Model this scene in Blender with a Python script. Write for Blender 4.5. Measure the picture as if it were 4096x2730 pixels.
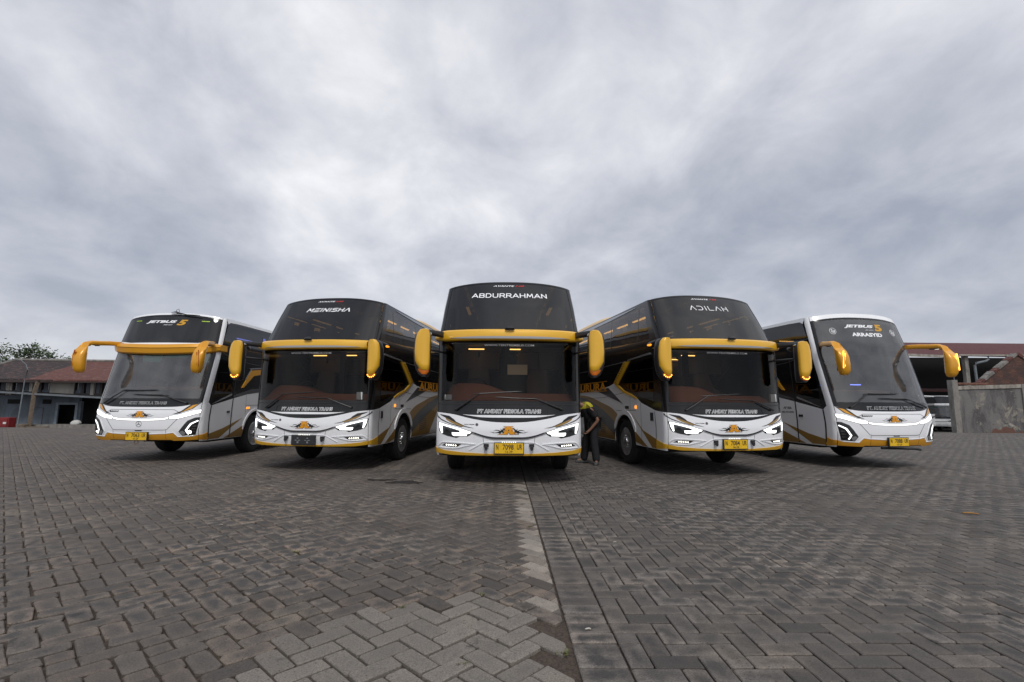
import bpy, bmesh, math, random
import numpy as np
from mathutils import Matrix, Vector, Euler

for o in list(bpy.data.objects):
    bpy.data.objects.remove(o, do_unlink=True)
SC = bpy.context.scene
COL = SC.collection
R = math.radians
random.seed(7)
RNG = np.random.default_rng(11)

# ------------------------------------------------------------------ camera
cam_d = bpy.data.cameras.new('camera')
cam_d.sensor_width = 36.0
cam_d.lens = 36.0 * 1951.0 / 4096.0
cam_d.clip_start = 0.05
cam_d.clip_end = 3000
cam = bpy.data.objects.new('camera', cam_d)
COL.objects.link(cam)
cam.matrix_world = Matrix.Translation((0, 0, 1.357)) @ Matrix.Rotation(R(90 + 7.21), 4, 'X') @ Matrix.Rotation(R(0.329), 4, 'Z')
SC.camera = cam

# ------------------------------------------------------------------ sky
SUN_EL, SUN_AZ = 53.0, 172.0          # behind the camera, a little to its left
world = bpy.data.worlds.new('World')
SC.world = world
world.use_nodes = True
wt = world.node_tree
wt.nodes.clear()


def N(t, kind, **kw):
    n = t.nodes.new(kind)
    ins = kw.pop('ins', {})
    for k, v in kw.items():
        setattr(n, k, v)
    for k, v in ins.items():
        if isinstance(v, bpy.types.NodeSocket):
            t.links.new(v, n.inputs[k])
        else:
            n.inputs[k].default_value = v
    return n


def M_(t, op, a, b=0.0, clamp=False):
    n = N(t, 'ShaderNodeMath', operation=op, use_clamp=clamp, ins={0: a, 1: b})
    return n.outputs[0]


def mixc(t, fac, a, b, mode='MIX'):
    n = N(t, 'ShaderNodeMix', data_type='RGBA', blend_type=mode)
    for i, v in ((0, fac), (6, a), (7, b)):
        if isinstance(v, bpy.types.NodeSocket):
            t.links.new(v, n.inputs[i])
        else:
            n.inputs[i].default_value = v if i == 0 or len(v) == 4 else (*v, 1)
    return n.outputs[2]


def ramp(t, fac, stops, interp='EASE'):
    n = N(t, 'ShaderNodeValToRGB', ins={0: fac})
    n.color_ramp.interpolation = interp
    e = n.color_ramp.elements
    while len(e) < len(stops):
        e.new(0.5)
    for i, (p, c) in enumerate(stops):
        e[i].position = p
        e[i].color = (c, c, c, 1) if not isinstance(c, tuple) else (*c, 1)
    return n.outputs[0]


nish = N(wt, 'ShaderNodeTexSky', sky_type='NISHITA', sun_disc=False, sun_elevation=R(SUN_EL), sun_rotation=R(SUN_AZ))
tc = N(wt, 'ShaderNodeTexCoord')
sep = N(wt, 'ShaderNodeSeparateXYZ', ins={0: tc.outputs['Generated']})
zz = M_(wt, 'ADD', M_(wt, 'MAXIMUM', sep.outputs[2], 0.0), 0.42)
px = M_(wt, 'DIVIDE', sep.outputs[0], zz)
py = M_(wt, 'DIVIDE', sep.outputs[1], zz)


def sky_noise(sx, sy, ox, oy, detail, rough, dist):
    v = N(wt, 'ShaderNodeCombineXYZ', ins={0: M_(wt, 'ADD', M_(wt, 'MULTIPLY', px, sx), ox), 1: M_(wt, 'ADD', M_(wt, 'MULTIPLY', py, sy), oy)})
    return N(wt, 'ShaderNodeTexNoise', ins={'Vector': v.outputs[0], 'Scale': 1.0, 'Detail': detail, 'Roughness': rough, 'Distortion': dist}).outputs[0]


n1 = sky_noise(1.0, 0.72, 33.2, 6.5, 3.0, 0.45, 0.25)
n2 = sky_noise(3.6, 3.2, 8.3, 4.4, 8.0, 0.56, 0.25)
nn = M_(wt, 'ADD', M_(wt, 'MULTIPLY', n1, 0.64), M_(wt, 'MULTIPLY', n2, 0.36))
cl = ramp(wt, nn, [(0.37, (3.3, 3.55, 4.25)), (0.46, (4.9, 5.1, 5.7)), (0.53, (6.6, 6.7, 7.15)), (0.61, (8.9, 8.9, 9.1))], 'LINEAR')
# thin pale haze low over the horizon
hz = M_(wt, 'POWER', M_(wt, 'SUBTRACT', 1.0, M_(wt, 'MAXIMUM', sep.outputs[2], 0.0), True), 9.0)
cl = mixc(wt, M_(wt, 'MULTIPLY', hz, 0.6), cl, (6.0, 6.1, 6.5))
cl = mixc(wt, 0.92, nish.outputs[0], cl)
bg = N(wt, 'ShaderNodeBackground', ins={'Color': cl, 'Strength': 0.1})
wo = N(wt, 'ShaderNodeOutputWorld', ins={'Surface': bg.outputs[0]})

sun_d = bpy.data.lights.new('sun', 'SUN')
sun_d.energy = 1.5
sun_d.angle = R(16)
sun_d.color = (1.0, 0.97, 0.93)
sun = bpy.data.objects.new('sun', sun_d)
COL.objects.link(sun)
sd = Vector((math.sin(R(SUN_AZ)) * math.cos(R(SUN_EL)), math.cos(R(SUN_AZ)) * math.cos(R(SUN_EL)), math.sin(R(SUN_EL))))
sun.rotation_euler = sd.to_track_quat('Z', 'Y').to_euler()
sun.location = (0, -10, 30)

SC.view_settings.view_transform = 'Standard'
SC.view_settings.look = 'None'
SC.view_settings.exposure = 0.2
SC.view_settings.gamma = 1.0
SC.view_settings.use_curve_mapping = False
SC.render.engine = 'CYCLES'
SC.cycles.max_bounces = 8
SC.cycles.transparent_max_bounces = 16


# ------------------------------------------------------------------ object helpers
def tag(o, label=None, cat=None, group=None, kind=None):
    if label: o['label'] = label
    if cat: o['category'] = cat
    if group: o['group'] = group
    if kind: o['kind'] = kind
    return o


def empty(name, loc=(0, 0, 0), rz=0.0):
    o = bpy.data.objects.new(name, None)
    COL.objects.link(o)
    o.location = loc
    o.rotation_euler = (0, 0, rz)
    o.empty_display_size = 0.2
    return o


def link(name, me, mat=None, parent=None):
    o = bpy.data.objects.new(name, me)
    COL.objects.link(o)
    if mat is not None and len(me.materials) == 0:
        me.materials.append(mat)
    if parent is not None:
        o.parent = parent
    return o


def copy_tree(o, parent=None):
    c = o.copy()
    COL.objects.link(c)
    c.parent = parent
    for ch in list(o.children):
        copy_tree(ch, c)
    return c


class MB:
    """collects shapes into ONE mesh"""
    def __init__(s):
        s.v, s.f = [], []

    def add(s, v, f):
        k = len(s.v)
        s.v += [tuple(p) for p in v]
        s.f += [tuple(i + k for i in q) for q in f]
        return s

    def box(s, x0, x1, y0, y1, z0, z1, bev=0.0):
        if bev <= 0:
            v = [(x, y, z) for z in (z0, z1) for y in (y0, y1) for x in (x0, x1)]
            return s.add(v, [(0, 2, 3, 1), (4, 5, 7, 6), (0, 1, 5, 4), (2, 6, 7, 3), (0, 4, 6, 2), (1, 3, 7, 5)])
        bm = bmesh.new()
        bmesh.ops.create_cube(bm, size=1.0)
        for q in bm.verts:
            q.co = Vector(((x0 + x1) / 2 + q.co.x * (x1 - x0), (y0 + y1) / 2 + q.co.y * (y1 - y0), (z0 + z1) / 2 + q.co.z * (z1 - z0)))
        bmesh.ops.bevel(bm, geom=list(bm.edges), offset=bev, segments=2, affect='EDGES', profile=0.6)
        bm.verts.index_update()
        s.add([q.co[:] for q in bm.verts], [[q.index for q in f.verts] for f in bm.faces])
        bm.free()
        return s

    def loft(s, rings, cap=True, closed=True):
        n = len(rings[0])
        v = [p for r in rings for p in r]
        f = []
        for i in range(len(rings) - 1):
            for j in range(n if closed else n - 1):
                a, b = i * n + j, i * n + (j + 1) % n
                f.append((a, b, b + n, a + n))
        if cap and closed:
            f.append(tuple(range(n - 1, -1, -1)))
            f.append(tuple((len(rings) - 1) * n + j for j in range(n)))
        return s.add(v, f)

    def tube(s, pts, r, n=8, cap=True):
        pts = [Vector(p) for p in pts]
        rr = r if isinstance(r, (list, tuple)) else [r] * len(pts)
        rings = []
        up = Vector((0, 0, 1))
        for i, p in enumerate(pts):
            d = (pts[min(i + 1, len(pts) - 1)] - pts[max(i - 1, 0)])
            d = d.normalized() if d.length > 1e-9 else Vector((0, 0, 1))
            a = d.cross(up)
            if a.length < 1e-3:
                a = d.cross(Vector((1, 0, 0)))
            a.normalize()
            b = a.cross(d).normalized()
            rings.append([p + a * math.cos(t) * rr[i] + b * math.sin(t) * rr[i] for t in [2 * math.pi * k / n for k in range(n)]])
        return s.loft(rings, cap)

    def sweep(s, stations, n=16, e=2.6):
        """stations: (centre, axis1, axis2) superellipse sections"""
        rings = []
        for c, a, b in stations:
            c, a, b = Vector(c), Vector(a), Vector(b)
            ring = []
            for k in range(n):
                t = 2 * math.pi * k / n
                ct, st = math.cos(t), math.sin(t)
                ring.append(c + a * (math.copysign(abs(ct) ** (2 / e), ct)) + b * (math.copysign(abs(st) ** (2 / e), st)))
            rings.append(ring)
        return s.loft(rings, True)

    def lathe(s, prof, centre, axis='x', n=40):
        """prof: (along axis, radius)"""
        rings = []
        for a, r in prof:
            ring = []
            for k in range(n):
                t = 2 * math.pi * k / n
                if axis == 'x':
                    ring.append((centre[0] + a, centre[1] + r * math.cos(t), centre[2] + r * math.sin(t)))
                elif axis == 'y':
                    ring.append((centre[0] + r * math.cos(t), centre[1] + a, centre[2] + r * math.sin(t)))
                else:
                    ring.append((centre[0] + r * math.cos(t), centre[1] + r * math.sin(t), centre[2] + a))
            rings.append(ring)
        return s.loft(rings, True)

    def build(s, name, mat=None, parent=None, smooth=False, angle=35):
        me = bpy.data.meshes.new(name)
        me.from_pydata(s.v, [], s.f)
        bm = bmesh.new()
        bm.from_mesh(me)
        bmesh.ops.recalc_face_normals(bm, faces=bm.faces)
        bm.to_mesh(me)
        bm.free()
        if smooth:
            me.polygons.foreach_set('use_smooth', [True] * len(me.polygons))
            me.set_sharp_from_angle(angle=R(angle))
        me.update()
        return link(name, me, mat, parent)


# ------------------------------------------------------------------ materials
MATS = {}


def new_mat(name):
    m = bpy.data.materials.new(name)
    m.use_nodes = True
    t = m.node_tree
    b = t.nodes['Principled BSDF']
    MATS[name] = m
    return m, t, b


def simple(name, col, rough=0.5, metal=0.0, coat=0.0, emis=0.0, ecol=None, spec=0.5, vary=0.0, vscale=3.0, bump=0.0, bscale=60.0):
    m, t, b = new_mat(name)
    b.inputs['Base Color'].default_value = (*col, 1)
    b.inputs['Roughness'].default_value = rough
    b.inputs['Metallic'].default_value = metal
    b.inputs['Coat Weight'].default_value = coat
    b.inputs['Coat Roughness'].default_value = 0.06
    b.inputs['Specular IOR Level'].default_value = spec
    if emis > 0:
        b.inputs['Emission Color'].default_value = (*(ecol or col), 1)
        b.inputs['Emission Strength'].default_value = emis
    if vary > 0 or bump > 0:
        g = N(t, 'ShaderNodeTexCoord').outputs['Object']
        if vary > 0:
            nz = N(t, 'ShaderNodeTexNoise', ins={'Vector': g, 'Scale': vscale, 'Detail': 8.0, 'Roughness': 0.62}).outputs[0]
            k = ramp(t, nz, [(0.3, 1 - vary), (0.7, 1 + vary * 0.4)], 'LINEAR')
            t.links.new(mixc(t, 1.0, col, k, 'MULTIPLY'), b.inputs['Base Color'])
            t.links.new(M_(t, 'ADD', rough - vary * 0.1, M_(t, 'MULTIPLY', nz, vary * 0.25)), b.inputs['Roughness'])
        if bump > 0:
            nb = N(t, 'ShaderNodeTexNoise', ins={'Vector': g, 'Scale': bscale, 'Detail': 4.0}).outputs[0]
            bp = N(t, 'ShaderNodeBump', ins={'Strength': bump, 'Distance': 0.01, 'Height': nb})
            t.links.new(bp.outputs[0], b.inputs['Normal'])
    return m


def paint(name, col, rough=0.3, coat=0.6, metal=0.0, dirt=0.35):
    """bus paint: clear-coated colour with road film near the skirt and faint streaks"""
    m, t, b = new_mat(name)
    g = N(t, 'ShaderNodeTexCoord').outputs['Object']
    sp = N(t, 'ShaderNodeSeparateXYZ', ins={0: g})
    st = N(t, 'ShaderNodeMapping', ins={'Vector': g, 'Scale': (7.0, 7.0, 0.9)}).outputs[0]
    n1_ = N(t, 'ShaderNodeTexNoise', ins={'Vector': st, 'Scale': 1.0, 'Detail': 6.0, 'Roughness': 0.6}).outputs[0]
    n2_ = N(t, 'ShaderNodeTexNoise', ins={'Vector': g, 'Scale': 22.0, 'Detail': 5.0, 'Roughness': 0.65}).outputs[0]
    low = M_(t, 'MULTIPLY', M_(t, 'SUBTRACT', 0.95, sp.outputs[2], True), 0.9)
    f = M_(t, 'MULTIPLY', M_(t, 'ADD', M_(t, 'MULTIPLY', n1_, 0.35), low), M_(t, 'MULTIPLY', n2_, dirt), True)
    t.links.new(mixc(t, f, col, (0.16, 0.14, 0.12)), b.inputs['Base Color'])
    t.links.new(M_(t, 'ADD', rough, M_(t, 'MULTIPLY', f, 0.4)), b.inputs['Roughness'])
    b.inputs['Metallic'].default_value = metal
    t.links.new(M_(t, 'SUBTRACT', coat, f, True), b.inputs['Coat Weight'])
    b.inputs['Coat Roughness'].default_value = 0.05
    return m


def glass(name, tint, ior=1.5, rough=0.0, haze=0.0):
    m, t, b = new_mat(name)
    t.nodes.remove(b)
    out = t.nodes['Material Output']
    tr = N(t, 'ShaderNodeBsdfTransparent', ins={'Color': (*tint, 1)})
    gl = N(t, 'ShaderNodeBsdfGlossy', ins={'Color': (1, 1, 1, 1), 'Roughness': rough})
    g = N(t, 'ShaderNodeTexCoord').outputs['Object']
    nz = N(t, 'ShaderNodeTexNoise', ins={'Vector': g, 'Scale': 1.3, 'Detail': 2.0}).outputs[0]
    bp = N(t, 'ShaderNodeBump', ins={'Strength': 0.25, 'Distance': 0.012, 'Height': nz})
    t.links.new(bp.outputs[0], gl.inputs['Normal'])
    fr = N(t, 'ShaderNodeFresnel', ins={'IOR': ior})
    mx = N(t, 'ShaderNodeMixShader', ins={0: fr.outputs[0], 1: tr.outputs[0], 2: gl.outputs[0]})
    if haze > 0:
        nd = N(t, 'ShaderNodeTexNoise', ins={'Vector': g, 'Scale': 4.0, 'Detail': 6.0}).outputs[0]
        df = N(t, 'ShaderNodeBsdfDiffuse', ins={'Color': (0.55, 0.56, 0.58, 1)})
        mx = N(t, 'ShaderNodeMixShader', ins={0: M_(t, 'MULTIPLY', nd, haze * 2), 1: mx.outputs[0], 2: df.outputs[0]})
    t.links.new(mx.outputs[0], out.inputs['Surface'])
    return m


WHITE = paint('white_paint', (0.86, 0.87, 0.89), dirt=0.26)
GOLD = paint('gold_paint', (0.80, 0.44, 0.02), rough=0.32, coat=0.6, metal=0.1, dirt=0.3)
AMBERGOLD = paint('deep_gold_paint', (0.72, 0.33, 0.012), rough=0.35, coat=0.35, metal=0.1, dirt=0.25)
OCHRE = paint('gold_stripe', (0.34, 0.19, 0.03), rough=0.35, coat=0.5, metal=0.2)
BLACK = paint('black_paint', (0.007, 0.007, 0.008), rough=0.2, coat=0.25, dirt=0.06)
BLACK.node_tree.nodes['Principled BSDF'].inputs['Specular IOR Level'].default_value = 0.35
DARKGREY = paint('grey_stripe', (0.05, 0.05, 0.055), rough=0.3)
SILVER = simple('satin_silver', (0.42, 0.43, 0.45), 0.3, 0.7)
CHROME = simple('chrome', (0.62, 0.63, 0.65), 0.16, 1.0)
RUBBER = simple('rubber', (0.013, 0.013, 0.014), 0.75, vary=0.4, vscale=9, bump=0.3)
PLASTIC = simple('black_plastic', (0.016, 0.016, 0.018), 0.42, bump=0.1, bscale=200)
UNDER = simple('underbody', (0.012, 0.012, 0.012), 0.85)
STEEL = simple('rim_steel', (0.50, 0.51, 0.52), 0.3, 0.9, vary=0.5, vscale=8)
LED = simple('white_light', (1, 1, 1), 0.3, emis=1.5, ecol=(0.96, 1.0, 0.97))
PUDDLE = simple('puddle_lamp', (.8, .8, .75), .3, emis=.6, ecol=(1, .95, .8))
LEDW = simple('warm_white_light', (1, 0.97, 0.85), 0.3, emis=1.8, ecol=(1, 0.96, 0.82))
AMBER = simple('amber_light', (0.9, 0.2, 0.01), 0.3, emis=1.3, ecol=(1.0, 0.32, 0.02))
AMBERHOT = simple('amber_led', (1.0, 0.45, 0.03), 0.3, emis=3.0, ecol=(1.0, 0.5, 0.08))
AMBERLENS = simple('amber_lens', (0.62, 0.15, 0.01), 0.2, coat=0.5)
STRIP = simple('warm_cabin_light', (1, 0.6, 0.2), 0.4, emis=3.0, ecol=(1.0, 0.55, 0.14))
BLUE = simple('blue_cabin_light', (0.15, 0.2, 1), 0.4, emis=2.6, ecol=(0.2, 0.25, 1.0))
LAMPDARK = simple('lamp_housing', (0.05, 0.055, 0.06), 0.15, 0.5, coat=0.8)
WTEXT = simple('white_vinyl', (0.85, 0.86, 0.88), 0.4)
GTEXT = simple('grey_vinyl', (0.42, 0.43, 0.45), 0.4)
BTEXT = simple('black_vinyl', (0.01, 0.01, 0.012), 0.4)
RTEXT = simple('red_vinyl', (0.55, 0.03, 0.03), 0.4)
GOLDTEXT = simple('gold_vinyl', (0.62, 0.33, 0.03), 0.35, 0.2)
ORANGE = simple('orange_vinyl', (0.72, 0.30, 0.01), 0.4)
STRIPERED = simple('dark_orange_stripe', (0.42, 0.10, 0.01), 0.4)
PLATE_Y = simple('plate_yellow', (0.78, 0.47, 0.01), 0.45, vary=0.15, vscale=12)
PLATE_K = simple('plate_black', (0.02, 0.021, 0.024), 0.5)
DASH = simple('brown_dashboard', (0.27, 0.105, 0.06), 0.65, bump=0.15, bscale=150)
DASHG = simple('grey_dashboard', (0.13, 0.115, 0.11), 0.7, bump=0.15, bscale=150)
CABIN = simple('cabin_trim', (0.05, 0.047, 0.045), 0.8)
SEATM = simple('seat_fabric', (0.16, 0.13, 0.12), 0.9)
SEATR = simple('seat_leather', (0.20, 0.10, 0.07), 0.6)
PAPER = simple('paper', (0.55, 0.42, 0.25), 0.8)
PAPERW = simple('white_card', (0.6, 0.62, 0.62), 0.7)
GL_A = glass('tinted_windscreen', (0.60, 0.59, 0.58), 1.30)
GL_UP = glass('smoked_windscreen', (0.02, 0.02, 0.022), 1.68)
GL_SIDE = glass('smoked_side_glass', (0.18, 0.17, 0.16), 1.65)
GL_J = glass('pale_windscreen', (0.62, 0.66, 0.66), 1.85, haze=0.08)  # diffuse haze put into the glass stands in for paler sky reflection
GREENFILM = simple('green_shade_film', (0.02, 0.30, 0.22), 0.3)


# ------------------------------------------------------------------ ground
def gz(y):
    """the yard is flat where the coaches stand and falls away gently behind them"""
    if y < 18: return 0.0
    if y < 42: return -0.00186 * (y - 18) ** 2
    return -0.00186 * 24 ** 2 - 0.02 * (y - 42)


def gz_np(y):
    q = np.where(y < 18, 0.0, -0.00186 * (np.minimum(y, 42) - 18) ** 2)
    return q - 0.02 * np.maximum(y - 42, 0)


def sheet(name, xs, ys, dz, mat, parent=None):
    X, Y = np.meshgrid(xs, ys)
    v = np.stack([X.ravel(), Y.ravel(), gz_np(Y.ravel()) + dz], 1)
    n = len(xs)
    f = [(j * n + i, j * n + i + 1, (j + 1) * n + i + 1, (j + 1) * n + i) for j in range(len(ys) - 1) for i in range(n - 1)]
    me = bpy.data.meshes.new(name)
    me.from_pydata([tuple(p) for p in v], [], f)
    return link(name, me, mat, parent)


def soil_mat(name, c1, c2, moss):
    m, t, b = new_mat(name)
    g = N(t, 'ShaderNodeTexCoord').outputs['Object']
    a = N(t, 'ShaderNodeTexNoise', ins={'Vector': g, 'Scale': 1.2, 'Detail': 6.0, 'Roughness': 0.6}).outputs[0]
    bb = N(t, 'ShaderNodeTexNoise', ins={'Vector': g, 'Scale': 70.0, 'Detail': 5.0, 'Roughness': 0.7}).outputs[0]
    c = mixc(t, ramp(t, bb, [(0.35, 0.0), (0.65, 1.0)]), c1, c2)
    c = mixc(t, M_(t, 'MULTIPLY', ramp(t, a, [(0.56, 0.0), (0.72, 1.0)]), 0.6), c, moss)
    t.links.new(c, b.inputs['Base Color'])
    b.inputs['Roughness'].default_value = 0.95
    bp = N(t, 'ShaderNodeBump', ins={'Strength': 0.8, 'Distance': 0.012, 'Height': bb})
    t.links.new(bp.outputs[0], b.inputs['Normal'])
    return m


SOIL = soil_mat('joint_soil', (0.035, 0.027, 0.02), (0.085, 0.06, 0.045), (0.05, 0.055, 0.02))


def far_ground_mat():
    m, t, b = new_mat('far_ground')
    g = N(t, 'ShaderNodeTexCoord').outputs['Object']
    br = N(t, 'ShaderNodeTexBrick', ins={'Vector': g, 'Scale': 3.8, 'Color1': (0.11, 0.105, 0.10, 1), 'Color2': (0.075, 0.072, 0.07, 1), 'Mortar': (0.04, 0.035, 0.03, 1), 'Mortar Size': 0.03})
    a = N(t, 'ShaderNodeTexNoise', ins={'Vector': g, 'Scale': 0.35, 'Detail': 8.0, 'Roughness': 0.65}).outputs[0]
    c = mixc(t, ramp(t, a, [(0.42, 0.0), (0.62, 0.7)]), br.outputs[0], (0.10, 0.095, 0.06))
    t.links.new(c, b.inputs['Base Color'])
    b.inputs['Roughness'].default_value = 0.9
    return m


def paver_mat(name, base, dark, warm):
    m, t, b = new_mat(name)
    g = N(t, 'ShaderNodeTexCoord').outputs['Object']
    geo = N(t, 'ShaderNodeNewGeometry').outputs['Position']
    tone = N(t, 'ShaderNodeAttribute', attribute_name='tone')
    st = N(t, 'ShaderNodeSeparateColor', ins={0: tone.outputs['Color']})
    lo = N(t, 'ShaderNodeAttribute', attribute_name='loc').outputs['Vector']
    ln = N(t, 'ShaderNodeVectorMath', operation='LENGTH', ins={0: lo}).outputs['Value']
    big = N(t, 'ShaderNodeTexNoise', ins={'Vector': geo, 'Scale': 0.55, 'Detail': 5.0, 'Roughness': 0.6}).outputs[0]
    mid = N(t, 'ShaderNodeTexNoise', ins={'Vector': geo, 'Scale': 9.0, 'Detail': 6.0, 'Roughness': 0.65}).outputs[0]
    fin = N(t, 'ShaderNodeTexNoise', ins={'Vector': geo, 'Scale': 110.0, 'Detail': 5.0, 'Roughness': 0.75}).outputs[0]
    vor = N(t, 'ShaderNodeTexVoronoi', ins={'Vector': geo, 'Scale': 150.0}).outputs['Distance']
    # each block its own tone
    k = M_(t, 'ADD', 0.70, M_(t, 'MULTIPLY', st.outputs[0], 0.72))
    c = mixc(t, st.outputs[2], base, warm)
    c = mixc(t, st.outputs[1], c, (0.158, 0.141, 0.122))
    kk = N(t, 'ShaderNodeCombineColor', ins={0: k, 1: k, 2: k}).outputs[0]
    c = mixc(t, 1.0, c, kk, 'MULTIPLY')
    # worn-in dark middle of the blocks
    blot = M_(t, 'MULTIPLY', M_(t, 'SUBTRACT', 1.16, M_(t, 'ADD', ln, M_(t, 'MULTIPLY', M_(t, 'SUBTRACT', mid, 0.5), 3.2)), True), ramp(t, big, [(0.36, 0.45), (0.58, 1.15)]))
    blot = M_(t, 'MULTIPLY', blot, M_(t, 'SUBTRACT', 1.15, M_(t, 'MULTIPLY', st.outputs[1], 0.95)), True)
    c = mixc(t, blot, c, dark)
    # broad dirt and stains
    c = mixc(t, M_(t, 'MULTIPLY', ramp(t, big, [(0.38, 0.55), (0.62, 0.0)]), M_(t, 'SUBTRACT', 1.0, M_(t, 'MULTIPLY', st.outputs[1], 0.7))), c, (0.055, 0.050, 0.046))
    # drips and old oil spots, each with its own outline
    oil = N(t, 'ShaderNodeTexNoise', ins={'Vector': geo, 'Scale': 2.3, 'Detail': 6.0, 'Roughness': 0.6, 'Distortion': 0.4}).outputs[0]
    c = mixc(t, M_(t, 'MULTIPLY', ramp(t, oil, [(0.64, 0.0), (0.70, 1.0)]), 0.75), c, (0.028, 0.026, 0.025))
    dust = N(t, 'ShaderNodeTexNoise', ins={'Vector': geo, 'Scale': 1.1, 'Detail': 7.0, 'Roughness': 0.65}).outputs[0]
    c = mixc(t, M_(t, 'MULTIPLY', ramp(t, dust, [(0.52, 0.0), (0.70, 1.0)]), 0.35), c, (0.20, 0.165, 0.125))
    pit = N(t, 'ShaderNodeTexVoronoi', ins={'Vector': geo, 'Scale': 34.0, 'Randomness': 1.0}).outputs['Distance']
    c = mixc(t, M_(t, 'MULTIPLY', M_(t, 'MULTIPLY', ramp(t, pit, [(0.12, 1.0), (0.22, 0.0)]), ramp(t, dust, [(0.46, 0.0), (0.56, 1.0)])), 0.7), c, (0.030, 0.026, 0.022))
    # aggregate speckle
    sp_ = ramp(t, fin, [(0.30, 0.40), (0.5, 1.0), (0.70, 1.6)], 'LINEAR')
    c = mixc(t, 0.85, c, mixc(t, 1.0, c, sp_, 'MULTIPLY'))
    c = mixc(t, M_(t, 'MULTIPLY', ramp(t, vor, [(0.05, 1.0), (0.16, 0.0)]), ramp(t, mid, [(0.45, 0.0), (0.6, 0.55)])), c, (0.03, 0.028, 0.026))
    t.links.new(c, b.inputs['Base Color'])
    t.links.new(M_(t, 'ADD', 0.62, M_(t, 'MULTIPLY', mid, 0.3)), b.inputs['Roughness'])
    b.inputs['Specular IOR Level'].default_value = 0.4
    h = M_(t, 'ADD', M_(t, 'MULTIPLY', fin, 0.5), mid)
    bp = N(t, 'ShaderNodeBump', ins={'Strength': 0.55, 'Distance': 0.006, 'Height': h})
    t.links.new(bp.outputs[0], b.inputs['Normal'])
    return m


PAV_L = paver_mat('worn_paver', (0.150, 0.128, 0.110), (0.056, 0.052, 0.049), (0.180, 0.138, 0.108))
PAV_R = paver_mat('grey_paver', (0.150, 0.135, 0.122), (0.046, 0.043, 0.041), (0.175, 0.146, 0.124))

SEAM0 = np.array([0.365, 2.0])
SEAMD = np.array([-0.0172, 1.0]) / np.hypot(0.0172, 1.0)
SEAMN = np.array([SEAMD[1], -SEAMD[0]])      # points right


def seam_off(p):
    return (p - SEAM0) @ SEAMN


LIGHT_PATCH = [(-1.29, 1.2), (-1.29, 2.57), (-1.45, 2.78), (-1.25, 2.91), (-1.35, 3.06), (-1.23, 3.12), (-1.05, 3.3), (-0.97, 3.45), (-0.52, 3.48), (-0.32, 3.65), (0.01, 3.45), (0.15, 3.35), (0.30, 3.2), (0.30, 2.5), (0.30, 1.2)]


def inpoly(p, poly):
    c = False
    for (x0, y0), (x1, y1) in zip(poly, poly[1:] + poly[:1]):
        if (y0 > p[1]) != (y1 > p[1]) and p[0] < (x1 - x0) * (p[1] - y0) / (y1 - y0) + x0:
            c = not c
    return c


A_ = 0.131   # paver module


def herring(rot, org, ymin, ymax, keep):
    c, s = math.cos(rot), math.sin(rot)
    n = int(46 / A_)
    ii, jj = np.meshgrid(np.arange(-n, n), np.arange(-n, n))
    ii, jj = ii.ravel(), jj.ravel()
    out = []
    for res, w, h in ((0, 2, 1), (3, 1, 2)):
        k = (ii - jj) % 4 == res
        cx, cy = (ii[k] + w / 2) * A_, (jj[k] + h / 2) * A_
        X, Y = org[0] + c * cx - s * cy, org[1] + s * cx + c * cy
        q = (Y > ymin) & (Y < ymax) & (np.abs(X) < 1.12 * Y + 2.5)
        P = np.stack([X[q], Y[q]], 1)
        q2 = keep(P)
        P = P[q2]
        out.append(np.column_stack([P, np.full(len(P), rot if w == 2 else rot + math.pi / 2)]))
    return np.concatenate(out)


def block_ring(gap, rnd, jit):
    """8-corner outline of one block in its own axes (long side = x)"""
    hx, hy = A_ - gap, A_ / 2 - gap
    ring = []
    for sx, sy, order in ((1, -1, 0), (1, 1, 1), (-1, 1, 0), (-1, -1, 1)):
        c = rnd * random.uniform(0.5, 1.6)
        a, b = (sx * (hx - c), sy * hy), (sx * hx, sy * (hy - c))
        pr = [a, b] if order == 0 else [b, a]
        ring += [(x + random.gauss(0, jit), y + random.gauss(0, jit)) for x, y in pr]
    return ring


def block_mesh(name, gap, rnd, jit, tone, mat):
    ring = block_ring(gap, rnd, jit)
    n = len(ring)
    bev = 0.0055
    v = []
    for (s_, z) in ((1.0, -0.030), (1.0, -bev), (None, 0.0)):
        for x, y in ring:
            if s_ is None:
                x, y = x * (1 - bev * 1.2 / A_), y * (1 - bev * 2.2 / A_)
            v.append((x, y, z + (random.gauss(0, 0.0006) if z == 0 else 0)))
    f = [tuple(2 * n + k for k in range(n))]
    for L in (0, 1):
        f += [(L * n + k, L * n + (k + 1) % n, (L + 1) * n + (k + 1) % n, (L + 1) * n + k) for k in range(n)]
    me = bpy.data.meshes.new(name)
    me.from_pydata(v, [], f)
    at = me.attributes.new('tone', 'FLOAT_COLOR', 'POINT')
    at.data.foreach_set('color', list(tone) * len(v))
    lc = me.attributes.new('loc', 'FLOAT_VECTOR', 'POINT')
    lc.data.foreach_set('vector', [q for x, y, z in v for q in (x / A_ * 0.95, y / (A_ / 2) * 0.95, 0)])
    me.materials.append(mat)
    return me


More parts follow.
